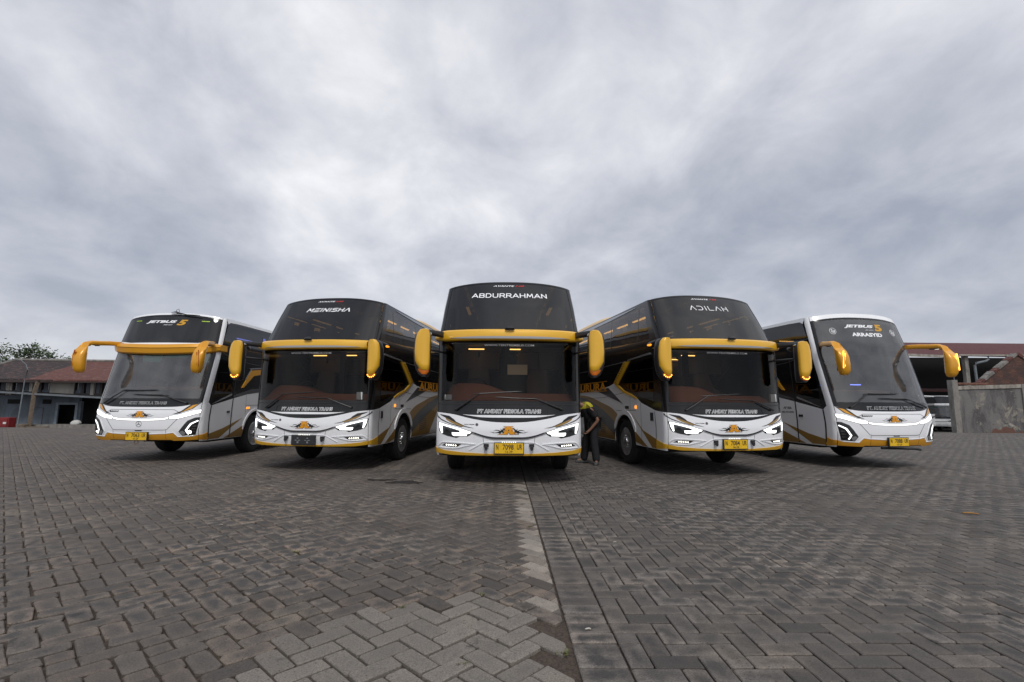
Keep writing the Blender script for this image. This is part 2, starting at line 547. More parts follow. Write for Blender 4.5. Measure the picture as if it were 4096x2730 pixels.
def field_mesh(name, P, gap, jit, tones, mat, parent, skirt):
    """the blocks beyond the counted ones, joined: real blocks with bevels and joints"""
    n = len(P)
    hx, hy = A_ - gap, A_ / 2 - gap
    cor = np.array([(-1, -1), (1, -1), (1, 1), (-1, 1)], float)
    levels = [(0.0, -0.0055), (0.006, 0.0)]
    if skirt: levels = [(0.0, -0.030)] + levels
    base = cor[None] * np.stack([hx * P[:, 3], np.full(n, hy)], 1)[:, None, :] + RNG.normal(0, jit, (n, 4, 2))
    tilt = RNG.normal(0, 0.004, (n, 2))
    dz = RNG.normal(0, 0.0012, n)
    ca, sa = np.cos(P[:, 2]), np.sin(P[:, 2])
    V, LOC = [], []
    for ins, z in levels:
        q = base - cor[None] * ins
        zz_ = z + (q * tilt[:, None, :]).sum(2) + dz[:, None]
        x = P[:, 0, None] + ca[:, None] * q[..., 0] - sa[:, None] * q[..., 1]
        y = P[:, 1, None] + sa[:, None] * q[..., 0] + ca[:, None] * q[..., 1]
        V.append(np.stack([x, y, zz_ + gz_np(y)], 2))
        LOC.append(np.stack([q[..., 0] / A_ * 0.95, q[..., 1] / (A_ / 2) * 0.95, 0 * zz_], 2))
    nl = len(levels)
    V = np.concatenate(V, 1)
    LOC = np.concatenate(LOC, 1)
    q = [[(nl - 1) * 4 + k for k in range(4)]]
    for L in range(nl - 1):
        q += [[L * 4 + k, L * 4 + (k + 1) % 4, (L + 1) * 4 + (k + 1) % 4, (L + 1) * 4 + k] for k in range(4)]
    F = (np.arange(n)[:, None, None] * (4 * nl) + np.array(q)[None]).reshape(-1, 4)
    me = bpy.data.meshes.new(name)
    me.vertices.add(n * 4 * nl)
    me.vertices.foreach_set('co', V.reshape(-1))
    me.loops.add(F.size)
    me.loops.foreach_set('vertex_index', F.reshape(-1).astype(np.int32))
    me.polygons.add(len(F))
    me.polygons.foreach_set('loop_start', np.arange(0, F.size, 4, dtype=np.int32))
    me.update(calc_edges=True)
    at = me.attributes.new('tone', 'FLOAT_COLOR', 'POINT')
    at.data.foreach_set('color', np.repeat(tones, 4 * nl, 0).reshape(-1).astype(np.float32))
    lc = me.attributes.new('loc', 'FLOAT_VECTOR', 'POINT')
    lc.data.foreach_set('vector', LOC.reshape(-1).astype(np.float32))
    o = link(name, me, mat, parent)
    o['kind'] = 'stuff'
    return o


def clip_poly(poly, off):
    """keep the part with seam offset < off"""
    out = []
    for i in range(len(poly)):
        a, b = np.array(poly[i]), np.array(poly[(i + 1) % len(poly)])
        da, db = seam_off(a) - off, seam_off(b) - off
        if da <= 0: out.append(a)
        if (da < 0) != (db < 0):
            out.append(a + (b - a) * (da / (da - db)))
    return out


def poly_blocks(name, polys, tones, mat, parent):
    """cut blocks along the seam, joined"""
    mb_v, mb_f, tn, lc = [], [], [], []
    for poly, tone in zip(polys, tones):
        c = sum(poly) / len(poly)
        n = len(poly)
        k0 = len(mb_v)
        for ins, z in ((0.004, -0.030), (0.004, -0.006), (0.011, 0.0)):
            for p in poly:
                d = c - p
                l = np.linalg.norm(d)
                q = p + d / max(l, 1e-6) * min(ins * 1.3, l * 0.6)
                mb_v.append((q[0], q[1], z + gz(q[1])))
                tn += list(tone)
                lc += [0.7, 0.5, 0]
        mb_f.append(tuple(k0 + 2 * n + k for k in range(n)))
        for L in (0, 1):
            mb_f += [(k0 + L * n + k, k0 + L * n + (k + 1) % n, k0 + (L + 1) * n + (k + 1) % n, k0 + (L + 1) * n + k) for k in range(n)]
    me = bpy.data.meshes.new(name)
    me.from_pydata(mb_v, [], mb_f)
    me.attributes.new('tone', 'FLOAT_COLOR', 'POINT').data.foreach_set('color', tn)
    me.attributes.new('loc', 'FLOAT_VECTOR', 'POINT').data.foreach_set('vector', lc)
    o = link(name, me, mat, parent)
    o['kind'] = 'stuff'
    return o


def tone_of(p, left):
    r = float(np.clip(random.gauss(0.5, 0.24), 0, 1.15))
    lp = 1.0 if left and inpoly(p, LIGHT_PATCH) else 0.0
    if random.random() < (0.10 if not left else 0.05): r = random.uniform(-0.35, -0.05)
    return (r if not lp else 0.45 + 0.3 * random.random(), lp, random.random() ** 1.5, 1.0)


ground = tag(sheet('ground', [-400, -120, -60, 0, 60, 120, 400], [-60, -20, 0, 10, 18] + list(range(20, 46, 2)) + [60, 90, 200, 900], -0.045, far_ground_mat()), kind='structure')
XS_L = [-34, -20, -10, -5, 0]


def bed(name, left):
    ys = [0.5, 5, 10, 18] + list(np.arange(19, 28.1, 1.0))
    v, f = [], []
    for y in ys:
        sx = float(SEAM0[0] + (y - 2) * -0.0172)
        xs = (-35.0, sx) if left else (sx, 35.0)
        v += [(xs[0], y, gz(y) - 0.02), (xs[1], y, gz(y) - 0.02)]
    f = [(2 * i, 2 * i + 1, 2 * i + 3, 2 * i + 2) for i in range(len(ys) - 1)]
    me = bpy.data.meshes.new(name)
    me.from_pydata(v, [], f)
    o = link(name, me, SOIL)
    return tag(o, kind='structure')


YMIN, YMAX = 1.6, 27.5
for left in (True, False):
    pav = bed('pavement', left)
    mat = PAV_L if left else PAV_R
    gap, rnd, jit = (0.0062, 0.017, 0.0032) if left else (0.0046, 0.008, 0.0013)
    if left:
        P = herring(R(45 + 1.0), (0.02, 2.0), YMIN, YMAX, lambda p: seam_off(p) < 0.14)
        so = seam_off(P[:, :2])
        cut = so > -0.155
        cutP, P = P[cut], P[~cut]
        polys, tones = [], []
        for x, y, a in cutP:
            ca, sa = math.cos(a), math.sin(a)
            q = [np.array((x + ca * u - sa * w, y + sa * u + ca * w)) for u, w in ((-A_, -A_ / 2), (A_, -A_ / 2), (A_, A_ / 2), (-A_, A_ / 2))]
            q = clip_poly(q, -0.010 if y > 3.3 else -0.03)
            if len(q) < 3: continue
            ar = abs(sum(q[i][0] * q[(i + 1) % len(q)][1] - q[(i + 1) % len(q)][0] * q[i][1] for i in range(len(q)))) / 2
            if ar < 0.002: continue
            if y < 3.3 and random.random() < 0.25: continue
            polys.append(q)
            tt = list(tone_of((x, y), True))
            if 3.5 < y < 9 and seam_off(sum(q) / len(q)) > -0.128 and random.random() < .8: tt[0], tt[1] = random.uniform(.9, 2.0), random.uniform(0.6, 1.0)
            tones.append(tt)
        poly_blocks('cut_pavers', polys, tones, mat, pav)
    else:
        # soldier course along the seam, then the herringbone field
        k = np.arange(0, int(26 / A_))
        d = SEAM0[None] + SEAMD[None] * (k[:, None] * A_ - 0.4) + SEAMN[None] * (A_ + 0.002)
        S = np.column_stack([d, np.full(len(k), math.atan2(SEAMN[1], SEAMN[0]))])
        P = herring(math.atan2(SEAMN[1], SEAMN[0]), SEAM0 + SEAMN * (2 * A_ + 0.006) + SEAMD * 0.05, YMIN, YMAX, lambda p: seam_off(p) > 2 * A_ - 0.004)
        # blocks lying across the edge of the course are cut halves: drop full ones that would stick into it
        ok = []
        for x, y, a in P:
            hl = A_ if abs(math.cos(a)) > 0.7 else A_ / 2
            ok.append(seam_off(np.array((x, y))) - hl > 2 * A_ + 0.001)
        ok = np.array(ok)
        half = P[~ok].copy()
        P = P[ok]
        halves = []
        for x, y, a in half:
            q0 = SEAM0 + SEAMN * (2 * A_ + 0.006 + A_ / 2) + SEAMD * ((np.array((x, y)) - SEAM0) @ SEAMD)
            halves.append([q0 + SEAMN * u + SEAMD * w for u, w in ((-A_ / 2, -A_ / 2), (A_ / 2, -A_ / 2), (A_ / 2, A_ / 2), (-A_ / 2, A_ / 2))])
        poly_blocks('cut_pavers', halves, [tone_of(h[0], False) for h in halves], mat, pav)
        P = np.concatenate([S, P])
    P = np.column_stack([P, np.ones(len(P))])
    if left:
        br_ = RNG.random(len(P)) < np.where((P[:, 1] < 6.5) & (P[:, 0] > -3), .16, .06)
        br_ &= np.array([not inpoly(p, LIGHT_PATCH) for p in P[:, :2]])
        Q = P[br_]
        dx_, dy_ = np.cos(Q[:, 2]) * A_ / 2, np.sin(Q[:, 2]) * A_ / 2
        h1, h2 = Q.copy(), Q.copy()
        h1[:, 0] += dx_; h1[:, 1] += dy_; h1[:, 3] = .47
        h2[:, 0] -= dx_; h2[:, 1] -= dy_; h2[:, 3] = .47
        P = np.concatenate([P[~br_], h1, h2])
    vis = (P[:, 1] > 2.45) & (np.abs(P[:, 0]) < 1.05 * P[:, 1] + 0.1)
    order = np.argsort(np.where(vis, P[:, 1], 1e6 + P[:, 1]))
    P = P[order]
    NI = 300
    variants = {}
    for idx in range(NI):
        x, y, a, ls = P[idx]
        tn = tone_of((x, y), left)
        key = (tn[1] > 0.5, math.floor(tn[0] * 6), int(tn[2] * 2.99))
        key += (random.randrange(2),)
        if key not in variants:
            g_, r_ = (gap, rnd) if not key[0] else (0.0068, 0.009)
            variants[key] = block_mesh('paver', g_, r_, jit if not key[0] else 0.0018, ((key[1] + 0.5) / 6, 1.0 if key[0] else 0.0, (key[2] + 0.5) / 3, 1.0), mat)
        o = link('paver', variants[key], None, pav)
        o.scale = (ls, 1, 1)
        o.location = (x, y, gz(y) + random.gauss(0, 0.0028 if left else .0015))
        o.rotation_euler = (random.gauss(0, 0.006), random.gauss(0, 0.005), a + (math.pi if random.random() < 0.5 else 0) + random.gauss(0, 0.016 if left else 0.004))
    rest = P[NI:]
    near = rest[:, 1] < 9
    tones = np.array([tone_of(p, left) for p in rest[:, :2]])
    field_mesh('paver_field', rest[near], gap, jit, tones[near], mat, pav, True)
    far_o = field_mesh('paver_field', rest[~near], gap, jit, tones[~near], mat, pav, False)


# ------------------------------------------------------------------ coach bodies: one smooth skin, all panels lie on it
class Skin:
    def __init__(s, K, length, top):
        K = np.array(K)
        s.z = np.linspace(0.2, 4.0, 761)
        ker = np.exp(-0.5 * (np.arange(-30, 31) / 9.0) ** 2)
        ker /= ker.sum()
        s.t = []
        for i in (1, 2, 3):
            a = np.interp(s.z, K[:, 0], K[:, i])
            s.t.append(np.convolve(np.pad(a, 30, mode='edge'), ker, mode='valid'))
        s.L = length
        s.top = top

    def par(s, z):
        i = min(max((z - 0.2) / 0.005, 0), 759.0)
        k = int(i)
        f = i - k
        return [a[k] * (1 - f) + a[k + 1] * f for a in s.t]

    def front(s, xn, z):
        yc, b, W = s.par(z)
        t = min(abs(xn) / 1.25, 0.99999)
        return Vector((xn * W / 1.25, yc + b * (1 - (1 - t ** 2.2) ** (1 / 2.2)), z))

    def side(s, yn, z, sg):
        yc, b, W = s.par(z)
        if yn < 0.36:
            q = max(1 - max(yn, 0) / 0.36, 0)
            return Vector((sg * W * max(1 - q ** 2.2, 0) ** (1 / 2.2), yc + b * max(yn, 0) / 0.36, z))
        u = min((yn - 0.36) / 1.8, 1.0)
        d = yc + b - 0.36
        return Vector((sg * W, yn + d * (1 - u) ** 1.5, z))

    def yn(s, y, z):
        lo, hi = 0.0, y + 0.5
        for _ in range(40):
            m = (lo + hi) / 2
            if s.side(m, z, 1).y < y: lo = m
            else: hi = m
        return (lo + hi) / 2


SK = None   # current skin


def fmap(u, v):
    return SK.front(u, v)


def smap(sg):
    def f(u, v):
        return SK.side(u, v, sg)
    f.sg = sg
    return f


def nrm(mp, u, v, flip):
    e = 0.004
    a, b = mp(u + e, v) - mp(u - e, v), mp(u, v + e) - mp(u, v - e)
    n = a.cross(b)
    if flip: n = -n
    return n.normalized() if n.length > 1e-12 else Vector((0, -1, 0))


def true_side(pts):
    return [(SK.yn(y, z), z) for y, z in pts]


def mirror(poly):
    return [(-x, z) for x, z in poly][::-1]


def full(half):
    """half outline given from the centre line on +x, bottom to top -> closed symmetric outline"""
    return half + [(-x, z) for x, z in half[::-1] if abs(x) > 1e-6]


def cr(pts, n=5, closed=False):
    """Catmull-Rom through the points"""
    out = []
    m = len(pts)
    rng_ = range(m) if closed else range(m - 1)
    for i in rng_:
        p = [pts[(i + k - 1) % m] if closed else pts[min(max(i + k - 1, 0), m - 1)] for k in range(4)]
        for j in range(n):
            t = j / n
            out.append(tuple(0.5 * ((2 * p[1][c]) + (-p[0][c] + p[2][c]) * t + (2 * p[0][c] - 5 * p[1][c] + 4 * p[2][c] - p[3][c]) * t * t + (-p[0][c] + 3 * p[1][c] - 3 * p[2][c] + p[3][c]) * t ** 3) for c in range(2)))
    if not closed: out.append(tuple(pts[-1]))
    return out


def ribbon(pts, w):
    """polyline -> outline of a strip of width w (w may be a list)"""
    ws = w if isinstance(w, (list, tuple)) else [w] * len(pts)
    l, r = [], []
    for i, p in enumerate(pts):
        a, b = pts[max(i - 1, 0)], pts[min(i + 1, len(pts) - 1)]
        d = Vector((b[0] - a[0], b[1] - a[1]))
        d = d.normalized() if d.length > 1e-9 else Vector((1, 0))
        l.append((p[0] - d.y * ws[i] / 2, p[1] + d.x * ws[i] / 2))
        r.append((p[0] + d.y * ws[i] / 2, p[1] - d.x * ws[i] / 2))
    return r + l[::-1]


def inset(poly, d):
    n = len(poly)
    A = sum(poly[i][0] * poly[(i + 1) % n][1] - poly[(i + 1) % n][0] * poly[i][1] for i in range(n))
    sg = 1 if A > 0 else -1
    out = []
    for i in range(n):
        p0, p, p1 = Vector(poly[i - 1]), Vector(poly[i]), Vector(poly[(i + 1) % n])
        e0, e1 = (p - p0).normalized(), (p1 - p).normalized()
        n0, n1_ = Vector((-e0.y, e0.x)) * sg, Vector((-e1.y, e1.x)) * sg
        b = n0 + n1_
        b = b / max(b.length_squared, 0.5) * 2
        out.append(tuple(p + b * d))
    return out


def patch_data(polys, mp, off=0.0, rim=0.006, gu=0.08, gv=0.08, dome=None):
    """lay flat outlines on the skin: triangulate, slice to a grid, map, add a rim so they have thickness"""
    flip = getattr(mp, 'sg', 1) < 0
    V, F, NR = [], [], []
    for poly in polys:
        n = len(poly)
        A = sum(poly[i][0] * poly[(i + 1) % n][1] - poly[(i + 1) % n][0] * poly[i][1] for i in range(n))
        if A < 0: poly = poly[::-1]
        bm = bmesh.new()
        vs = [bm.verts.new((p[0], p[1], 0)) for p in poly]
        f = bm.faces.new(vs)
        bm.normal_update()
        bmesh.ops.triangulate(bm, faces=[f])
        us = [p[0] for p in poly]
        vs_ = [p[1] for p in poly]
        for ax, lo, hi, g in ((0, min(us), max(us), gu), (1, min(vs_), max(vs_), gv)):
            c = math.floor(lo / g) * g + g
            while c < hi - 1e-5:
                co = Vector((c, 0, 0)) if ax == 0 else Vector((0, c, 0))
                bmesh.ops.bisect_plane(bm, geom=bm.verts[:] + bm.edges[:] + bm.faces[:], dist=1e-6, plane_co=co, plane_no=(1, 0, 0) if ax == 0 else (0, 1, 0))
                c += g
        bmesh.ops.remove_doubles(bm, verts=bm.verts[:], dist=1e-5)
        bm.verts.index_update()
        k = len(V)
        for q in bm.verts:
            u, v = q.co.x, q.co.y
            nn_ = nrm(mp, u, v, flip)
            V.append(mp(u, v) + nn_ * off)
            NR.append(nn_)
        for fc in bm.faces:
            ids = [q.index + k for q in fc.verts]
            if fc.normal.z < 0: ids = ids[::-1]
            F.append(ids[::-1] if flip else ids)
        if rim > 0:
            for e in bm.edges:
                if len(e.link_faces) != 1: continue
                a, b = [q.index + k for q in e.verts]
                ids = F[k * 0 + 0]
                m = len(V)
                pa, pb = V[a], V[b]
                ia, ib = pa - NR[a] * rim, pb - NR[b] * rim
                V += [pa.copy(), pb.copy(), ib, ia]
                fc = e.link_faces[0]
                cen = Vector((0, 0, 0))
                for q in fc.verts: cen += V[q.index + k]
                cen /= len(fc.verts)
                nf = (pb - pa).cross(ia - pa)
                if nf.length > 1e-12: nf.normalize()
                mid = (pa + pb) / 2
                if nf.dot(mid - cen) < 0:
                    nf = -nf
                    F.append([m + 3, m + 2, m + 1, m])
                else:
                    F.append([m, m + 1, m + 2, m + 3])
                NR += [nf] * 4
        bm.free()
    return V, F, NR


def patch(name, polys, mp, mat, parent, off=0.0, rim=0.006, gu=0.08, gv=0.08):
    if isinstance(polys[0][0], (int, float)): polys = [polys]
    for extra in polys[1:]:
        patch(name, [extra], mp, mat, parent, off, rim, gu, gv)
    polys = polys[:1]
    V, F, NR = patch_data(polys, mp, off, rim, gu, gv)
    me = bpy.data.meshes.new(name)
    me.from_pydata([v[:] for v in V], [], F)
    me.polygons.foreach_set('use_smooth', [True] * len(me.polygons))
    me.normals_split_custom_set_from_vertices([n[:] for n in NR])
    me.update()
    return link(name, me, mat, parent)


def glyphs(body, bold=0.0, shear=0.0, space=1.0):
    cu = bpy.data.curves.new('t', 'FONT')
    cu.body = body
    cu.size = 1.0
    cu.offset = bold
    cu.shear = shear
    cu.space_character = space
    cu.resolution_u = 3
    cu.align_x = 'LEFT'
    o = bpy.data.objects.new('t', cu)
    COL.objects.link(o)
    bpy.context.view_layer.update()
    me = bpy.data.meshes.new_from_object(o.evaluated_get(bpy.context.evaluated_depsgraph_get()))
    v = np.array([q.co[:] for q in me.vertices])
    f = [list(p.vertices) for p in me.polygons]
    bpy.data.objects.remove(o)
    bpy.data.curves.remove(cu)
    bpy.data.meshes.remove(me)
    return v, f


def lettering(name, body, box, mp, mat, parent, off=0.004, bold=0.0, shear=0.0, space=1.0, data=None, flipu=False):
    """text fitted into the box (u0, u1, v0, v1) on the skin"""
    v, f = data if data else glyphs(body, bold, shear, space)
    lo, hi = v.min(0), v.max(0)
    u0, u1, v0, v1 = box
    out = []
    flip = getattr(mp, 'sg', 1) < 0
    for p in v:
        a = (p[0] - lo[0]) / (hi[0] - lo[0])
        if flipu: a = 1 - a
        u, w = u0 + a * (u1 - u0), v0 + (p[1] - lo[1]) / (hi[1] - lo[1]) * (v1 - v0)
        out.append((mp(u, w) + nrm(mp, u, w, flip) * off)[:])
    me = bpy.data.meshes.new(name)
    me.from_pydata(out, [], [q[::-1] if (flip != flipu) else q for q in f])
    me.update()
    return link(name, me, mat, parent)


STROKES2 = {
    'A': ([[(0, 0), (.5, 1), (1, 0)], [(.22, .3), (.78, .3)]], 1.0),
    'B': ([[(.05, 0), (.05, 1), (.65, 1), (.8, .88), (.8, .62), (.65, .52), (.05, .52)], [(.65, .52), (.85, .4), (.85, .12), (.7, 0), (.05, 0)]], .9),
    'D': ([[(.05, 0), (.05, 1), (.6, 1), (.85, .8), (.92, .5), (.85, .2), (.6, 0), (.05, 0)]], .98),
    'U': ([[(.05, 1), (.05, .25), (.2, .05), (.5, 0), (.75, .05), (.9, .25), (.9, 1)]], .98),
    'R': ([[(.05, 0), (.05, 1), (.65, 1), (.82, .86), (.82, .58), (.65, .45), (.05, .45)], [(.5, .45), (.95, -.06)]], .92),
    'H': ([[(.05, 0), (.05, 1)], [(.05, .5), (.9, .5)], [(.9, 0), (.9, 1)]], .98),
    'M': ([[(.03, 0), (.15, 1), (.55, .25), (.95, 1), (1.07, 0)]], 1.12),
    'N': ([[(.05, 0), (.05, 1), (.88, 0), (.88, 1)]], .95),
}
STROKES = {
    'M': ([[(0, 0), (0.12, 1), (0.5, 0.35), (0.98, 1), (0.98, 0)]], 1.15),
    'E': ([[(0.05, 0.98), (0.9, 0.98)], [(0.0, 0.5), (0.8, 0.5)], [(0, 0.02), (0.9, 0.02)]], 1.0),
    'I': ([[(0.1, 0), (0.1, 1)]], 0.3),
    'N': ([[(0.05, 0), (0.05, 1), (0.85, 0.02), (0.85, 1)]], 1.0),
    'S': ([[(0.85, 0.98), (0.2, 0.98), (0.05, 0.85), (0.05, 0.62), (0.2, 0.5), (0.7, 0.5), (0.85, 0.38), (0.85, 0.15), (0.7, 0.02), (0.0, 0.02)]], 1.0),
    'H': ([[(0.05, 0), (0.05, 1)], [(0.05, 0.5), (0.85, 0.5)], [(0.85, 0), (0.85, 1)]], 1.0),
    'A': ([[(0, 0), (0.48, 1), (0.96, 0)]], 1.05),
    'D': ([[(0.0, 0.98), (0.6, 0.98), (0.85, 0.75), (0.85, 0.25), (0.6, 0.02), (0.0, 0.02)]], 1.0),
    'L': ([[(0.05, 1), (0.05, 0.02), (0.8, 0.02)]], 0.92),
}


def stroke_text(word, w=0.17, shear=0.0, gap=0.22, font=None):
    V, F = [], []
    x = 0
    for ch in word:
        lines, adv = (font or STROKES)[ch]
        for ln in lines:
            for a, b in zip(ln, ln[1:]):
                A, B = Vector(a), Vector(b)
                d = (B - A).normalized()
                n = Vector((-d.y, d.x)) * w / 2
                e = d * w * 0.42
                k = len(V)
                for q in (A - e - n, B + e - n, B + e + n, A - e + n):
                    V.append((x + q.x + shear * q.y, q.y, 0))
                F.append([k, k + 1, k + 2, k + 3])
        x += adv + gap
    return np.array(V), F


# ------------------------------------------------------------------ shared coach fittings
def wheel(parent, x, y, r=0.5, w=0.29, sg=1):
    """sg: outward side"""
    t = MB()
    prof = [(-w / 2, r * 0.60), (-w / 2, r * 0.72), (-w / 2 - 0.008, r * 0.85), (-w / 2 + 0.012, r * 0.955), (-w / 2 + 0.045, r * 0.995), (-0.06, r), (-0.052, r - 0.012), (-0.044, r), (0.0, r), (0.008, r - 0.012), (0.016, r), (0.06, r), (0.068, r - 0.012), (0.076, r), (w / 2 - 0.045, r * 0.995), (w / 2 - 0.012, r * 0.955), (w / 2 + 0.008, r * 0.85), (w / 2, r * 0.72), (w / 2, r * 0.60)]
    t.lathe(prof, (x, y, r), 'x', 48)
    o = t.build('wheel', RUBBER, parent, True, 40)
    m = MB()
    q = sg
    m.lathe([(q * (w / 2 + 0.004), r * 0.62), (q * (w / 2 + 0.012), r * 0.60), (q * (w / 2 - 0.004), r * 0.555), (q * (w / 2 - 0.045), r * 0.52), (q * (w / 2 - 0.06), r * 0.40), (q * (w / 2 - 0.03), r * 0.30), (q * (w / 2 - 0.02), r * 0.22), (q * (w / 2 + 0.03), r * 0.19), (q * (w / 2 + 0.045), r * 0.12), (q * (w / 2 + 0.045), 0.004)], (x, y, r), 'x', 40)
    for k in range(10):
        a = 2 * math.pi * k / 10
        cy, cz = y + r * 0.255 * math.cos(a), r + r * 0.255 * math.sin(a)
        m.lathe([(q * (w / 2 - 0.03), 0.016), (q * (w / 2 + 0.012), 0.016), (q * (w / 2 + 0.02), 0.010)], (x, cy, cz), 'x', 6)
    m.build('rim', STEEL, o, True, 30)
    h = MB()
    for k in range(10):
        a = 2 * math.pi * (k + 0.5) / 10
        h.lathe([(q * (w / 2 - 0.046), 0.027), (q * (w / 2 - 0.043), 0.027)], (x, y + r * 0.455 * math.cos(a), r + r * 0.455 * math.sin(a)), 'x', 12)
    h.build('vent_holes', UNDER, o)['kind'] = 'stuff'
    return o


def arch_liner(parent, y, r, x, sg):
    m = MB()
    rings = []
    for dx in (0.0, -0.62):
        rings.append([(x + sg * dx, y + r * math.cos(t), 0.5 + r * math.sin(t)) for t in np.linspace(R(-8), R(188), 24)])
    m.loft(rings, cap=False, closed=False)
    k = len(m.v)
    back = [(x - sg * 0.62, y + r * math.cos(t), 0.5 + r * math.sin(t)) for t in np.linspace(R(-8), R(188), 24)]
    m.add(back, [tuple(range(24))])
    return m.build('wheel_arch', UNDER, parent)


def wiper(parent, pivot, elbow, tip0, tip1, arm_r=0.014):
    m = MB()
    up = Vector((0, -0.045, 0))
    P = lambda q, o=0.04: SK.front(*q) + Vector((0, -o, 0))
    m.tube([P(pivot, 0.02), P(pivot, 0.045), P(((pivot[0] * 2 + elbow[0]) / 3, (pivot[1] * 2 + elbow[1]) / 3), 0.055), P(elbow, 0.05)], [0.022, 0.018, 0.015, 0.009], 8)
    o = m.build('wiper', PLASTIC, parent, True)
    b = MB()
    pts = [(tip0[0] + (tip1[0] - tip0[0]) * t, tip0[1] + (tip1[1] - tip0[1]) * t) for t in np.linspace(0, 1, 9)]
    b.tube([P(q, 0.028) for q in pts], [0.004] + [0.011] * 7 + [0.004], 6)
    b.build('wiper_blade', PLASTIC, o, True)
    c = MB()
    c.tube([P(elbow, 0.05), P(((tip0[0] + tip1[0]) / 2, (tip0[1] + tip1[1]) / 2), 0.036)], 0.008, 6)
    c.build('blade_clip', PLASTIC, o)
    return o


EMB_A = [(-0.089, 0.063), (0.067, 0.064), (0.017, 0.038), (0.088, 0.038), (0.05, 0.024), (0.068, -0.028), (0.131, -0.044), (0.072, -0.047), (0.097, -0.061), (0.169, -0.067), (0.017, -0.068), (0.002, -0.045), (-0.013, -0.033), (-0.029, -0.068), (-0.193, -0.072), (-0.092, -0.054), (-0.08, -0.025), (-0.064, 0.025), (-0.108, 0.037), (-0.034, 0.038)]
EMB_T = [[(-0.295, -0.018), (-0.215, -0.03), (-0.156, -0.017), (-0.114, 0.004), (-0.06, 0.028), (-0.07, 0.004), (-0.114, -0.025), (-0.147, -0.054), (-0.147, -0.037), (-0.181, -0.034), (-0.24, -0.034)],
         [(-0.245, -0.011), (-0.198, 0.004), (-0.156, 0.002), (-0.114, -0.016), (-0.06, -0.029), (-0.07, -0.04), (-0.131, -0.021), (-0.164, -0.006), (-0.198, -0.004)],
         [(-0.135, 0.018), (-0.11, -0.012), (-0.06, -0.05), (-0.06, -0.03), (-0.1, -0.002)]]


def emblem(parent, z, s=1.0):
    sh = [[(x * s * 1.08, z + y * s * 1.35) for x, y in p] for p in EMB_T]
    sh += [[(-x * s * 1.08, z + y * s * 1.35) for x, y in p][::-1] for p in EMB_T]
    o = patch('emblem', sh, fmap, BTEXT, parent, 0.003, 0.003)
    ol = inset(EMB_A, -0.005)
    patch('emblem_outline', [(x * s, z + y * s) for x, y in ol], fmap, BTEXT, o, 0.005, 0.003)
    patch('emblem_letter', [(x * s, z + y * s) for x, y in EMB_A], fmap, ORANGE, o, 0.007, 0.003)
    det = [[(-0.018, -0.012), (0.005, -0.012), (-0.006, 0.016)], [(-0.055, -0.015), (-0.046, -0.015), (-0.05, 0.008)], [(0.036, -0.015), (0.045, -0.015), (0.04, 0.008)]]
    patch('emblem_cutout', [[(x * s, z + y * s) for x, y in p] for p in det], fmap, BTEXT, o, 0.009, 0.002)
    return o


def number_plate(parent, z, y, text, date, black=False, w=0.47, h=0.165):
    fr = MB().box(-w / 2 - 0.012, w / 2 + 0.012, y - 0.012, y + 0.03, z - h / 2 - 0.018, z + h / 2 + 0.012, 0.004)
    o = fr.build('number_plate', PLATE_K, parent)
    fc = MB().box(-w / 2, w / 2, y - 0.016, y - 0.010, z - h / 2, z + h / 2, 0.0025)
    p = fc.build('plate_face', PLATE_K if black else PLATE_Y, o)
    pm = lambda u, v: Vector((u, y - 0.0165, v))
    if not black:
        parts = text.split(' ')
        lettering('plate_number', parts[0], (-w * 0.45, -w * 0.37, z - 0.02, z + 0.065), pm, BTEXT, p, 0.002, 0.015)
        lettering('plate_number', parts[1], (-w * 0.22, w * 0.16, z - 0.02, z + 0.065), pm, BTEXT, p, 0.002, 0.012)
        lettering('plate_number', parts[2], (w * 0.28, w * 0.46, z - 0.02, z + 0.065), pm, BTEXT, p, 0.002, 0.012)
        lettering('plate_date', date, (-w * 0.13, w * 0.12, z - 0.07, z - 0.035), pm, BTEXT, p, 0.002, 0.005)
    else:
        mk = [[(cx + dx - ww / 2, z + dz - hh / 2), (cx + dx + ww / 2, z + dz - hh / 2), (cx + dx + ww / 2, z + dz + hh / 2), (cx + dx - ww / 2, z + dz + hh / 2)]
              for cx in (-0.1, 0.1) for dx, dz, ww, hh in ((-0.01, 0.035, 0.035, 0.008), (-0.045, -0.005, 0.04, 0.006), (0.02, -0.005, 0.05, 0.006), (-0.016, -0.045, 0.007, 0.035), (0.004, -0.045, 0.007, 0.035))]
        patch('plate_marks', mk, pm, GTEXT, p, 0.002, 0.001)
    return o


def seat(parent, x, y, z, mat, back=1.0):
    m = MB()
    m.box(x - 0.24, x + 0.24, y - 0.25, y + 0.25, z + 0.35, z + 0.5, 0.05)
    m.sweep([((x, y + 0.24, z + 0.45), (0.23, 0, 0), (0, 0.07, 0)), ((x, y + 0.28, z + 0.8), (0.24, 0, 0), (0, 0.07, 0)), ((x, y + 0.33, z + 1.05), (0.21, 0, 0), (0, 0.06, 0)), ((x, y + 0.35, z + 1.1), (0.14, 0, 0), (0, 0.05, 0)), ((x, y + 0.36, z + 1.28), (0.13, 0, 0), (0, 0.045, 0)), ((x, y + 0.36, z + 1.31), (0.08, 0, 0), (0, 0.02, 0))])
    m.box(x - 0.2, x + 0.2, y - 0.2, y + 0.2, z, z + 0.36)
    return m.build('seat', mat, parent, True, 40)


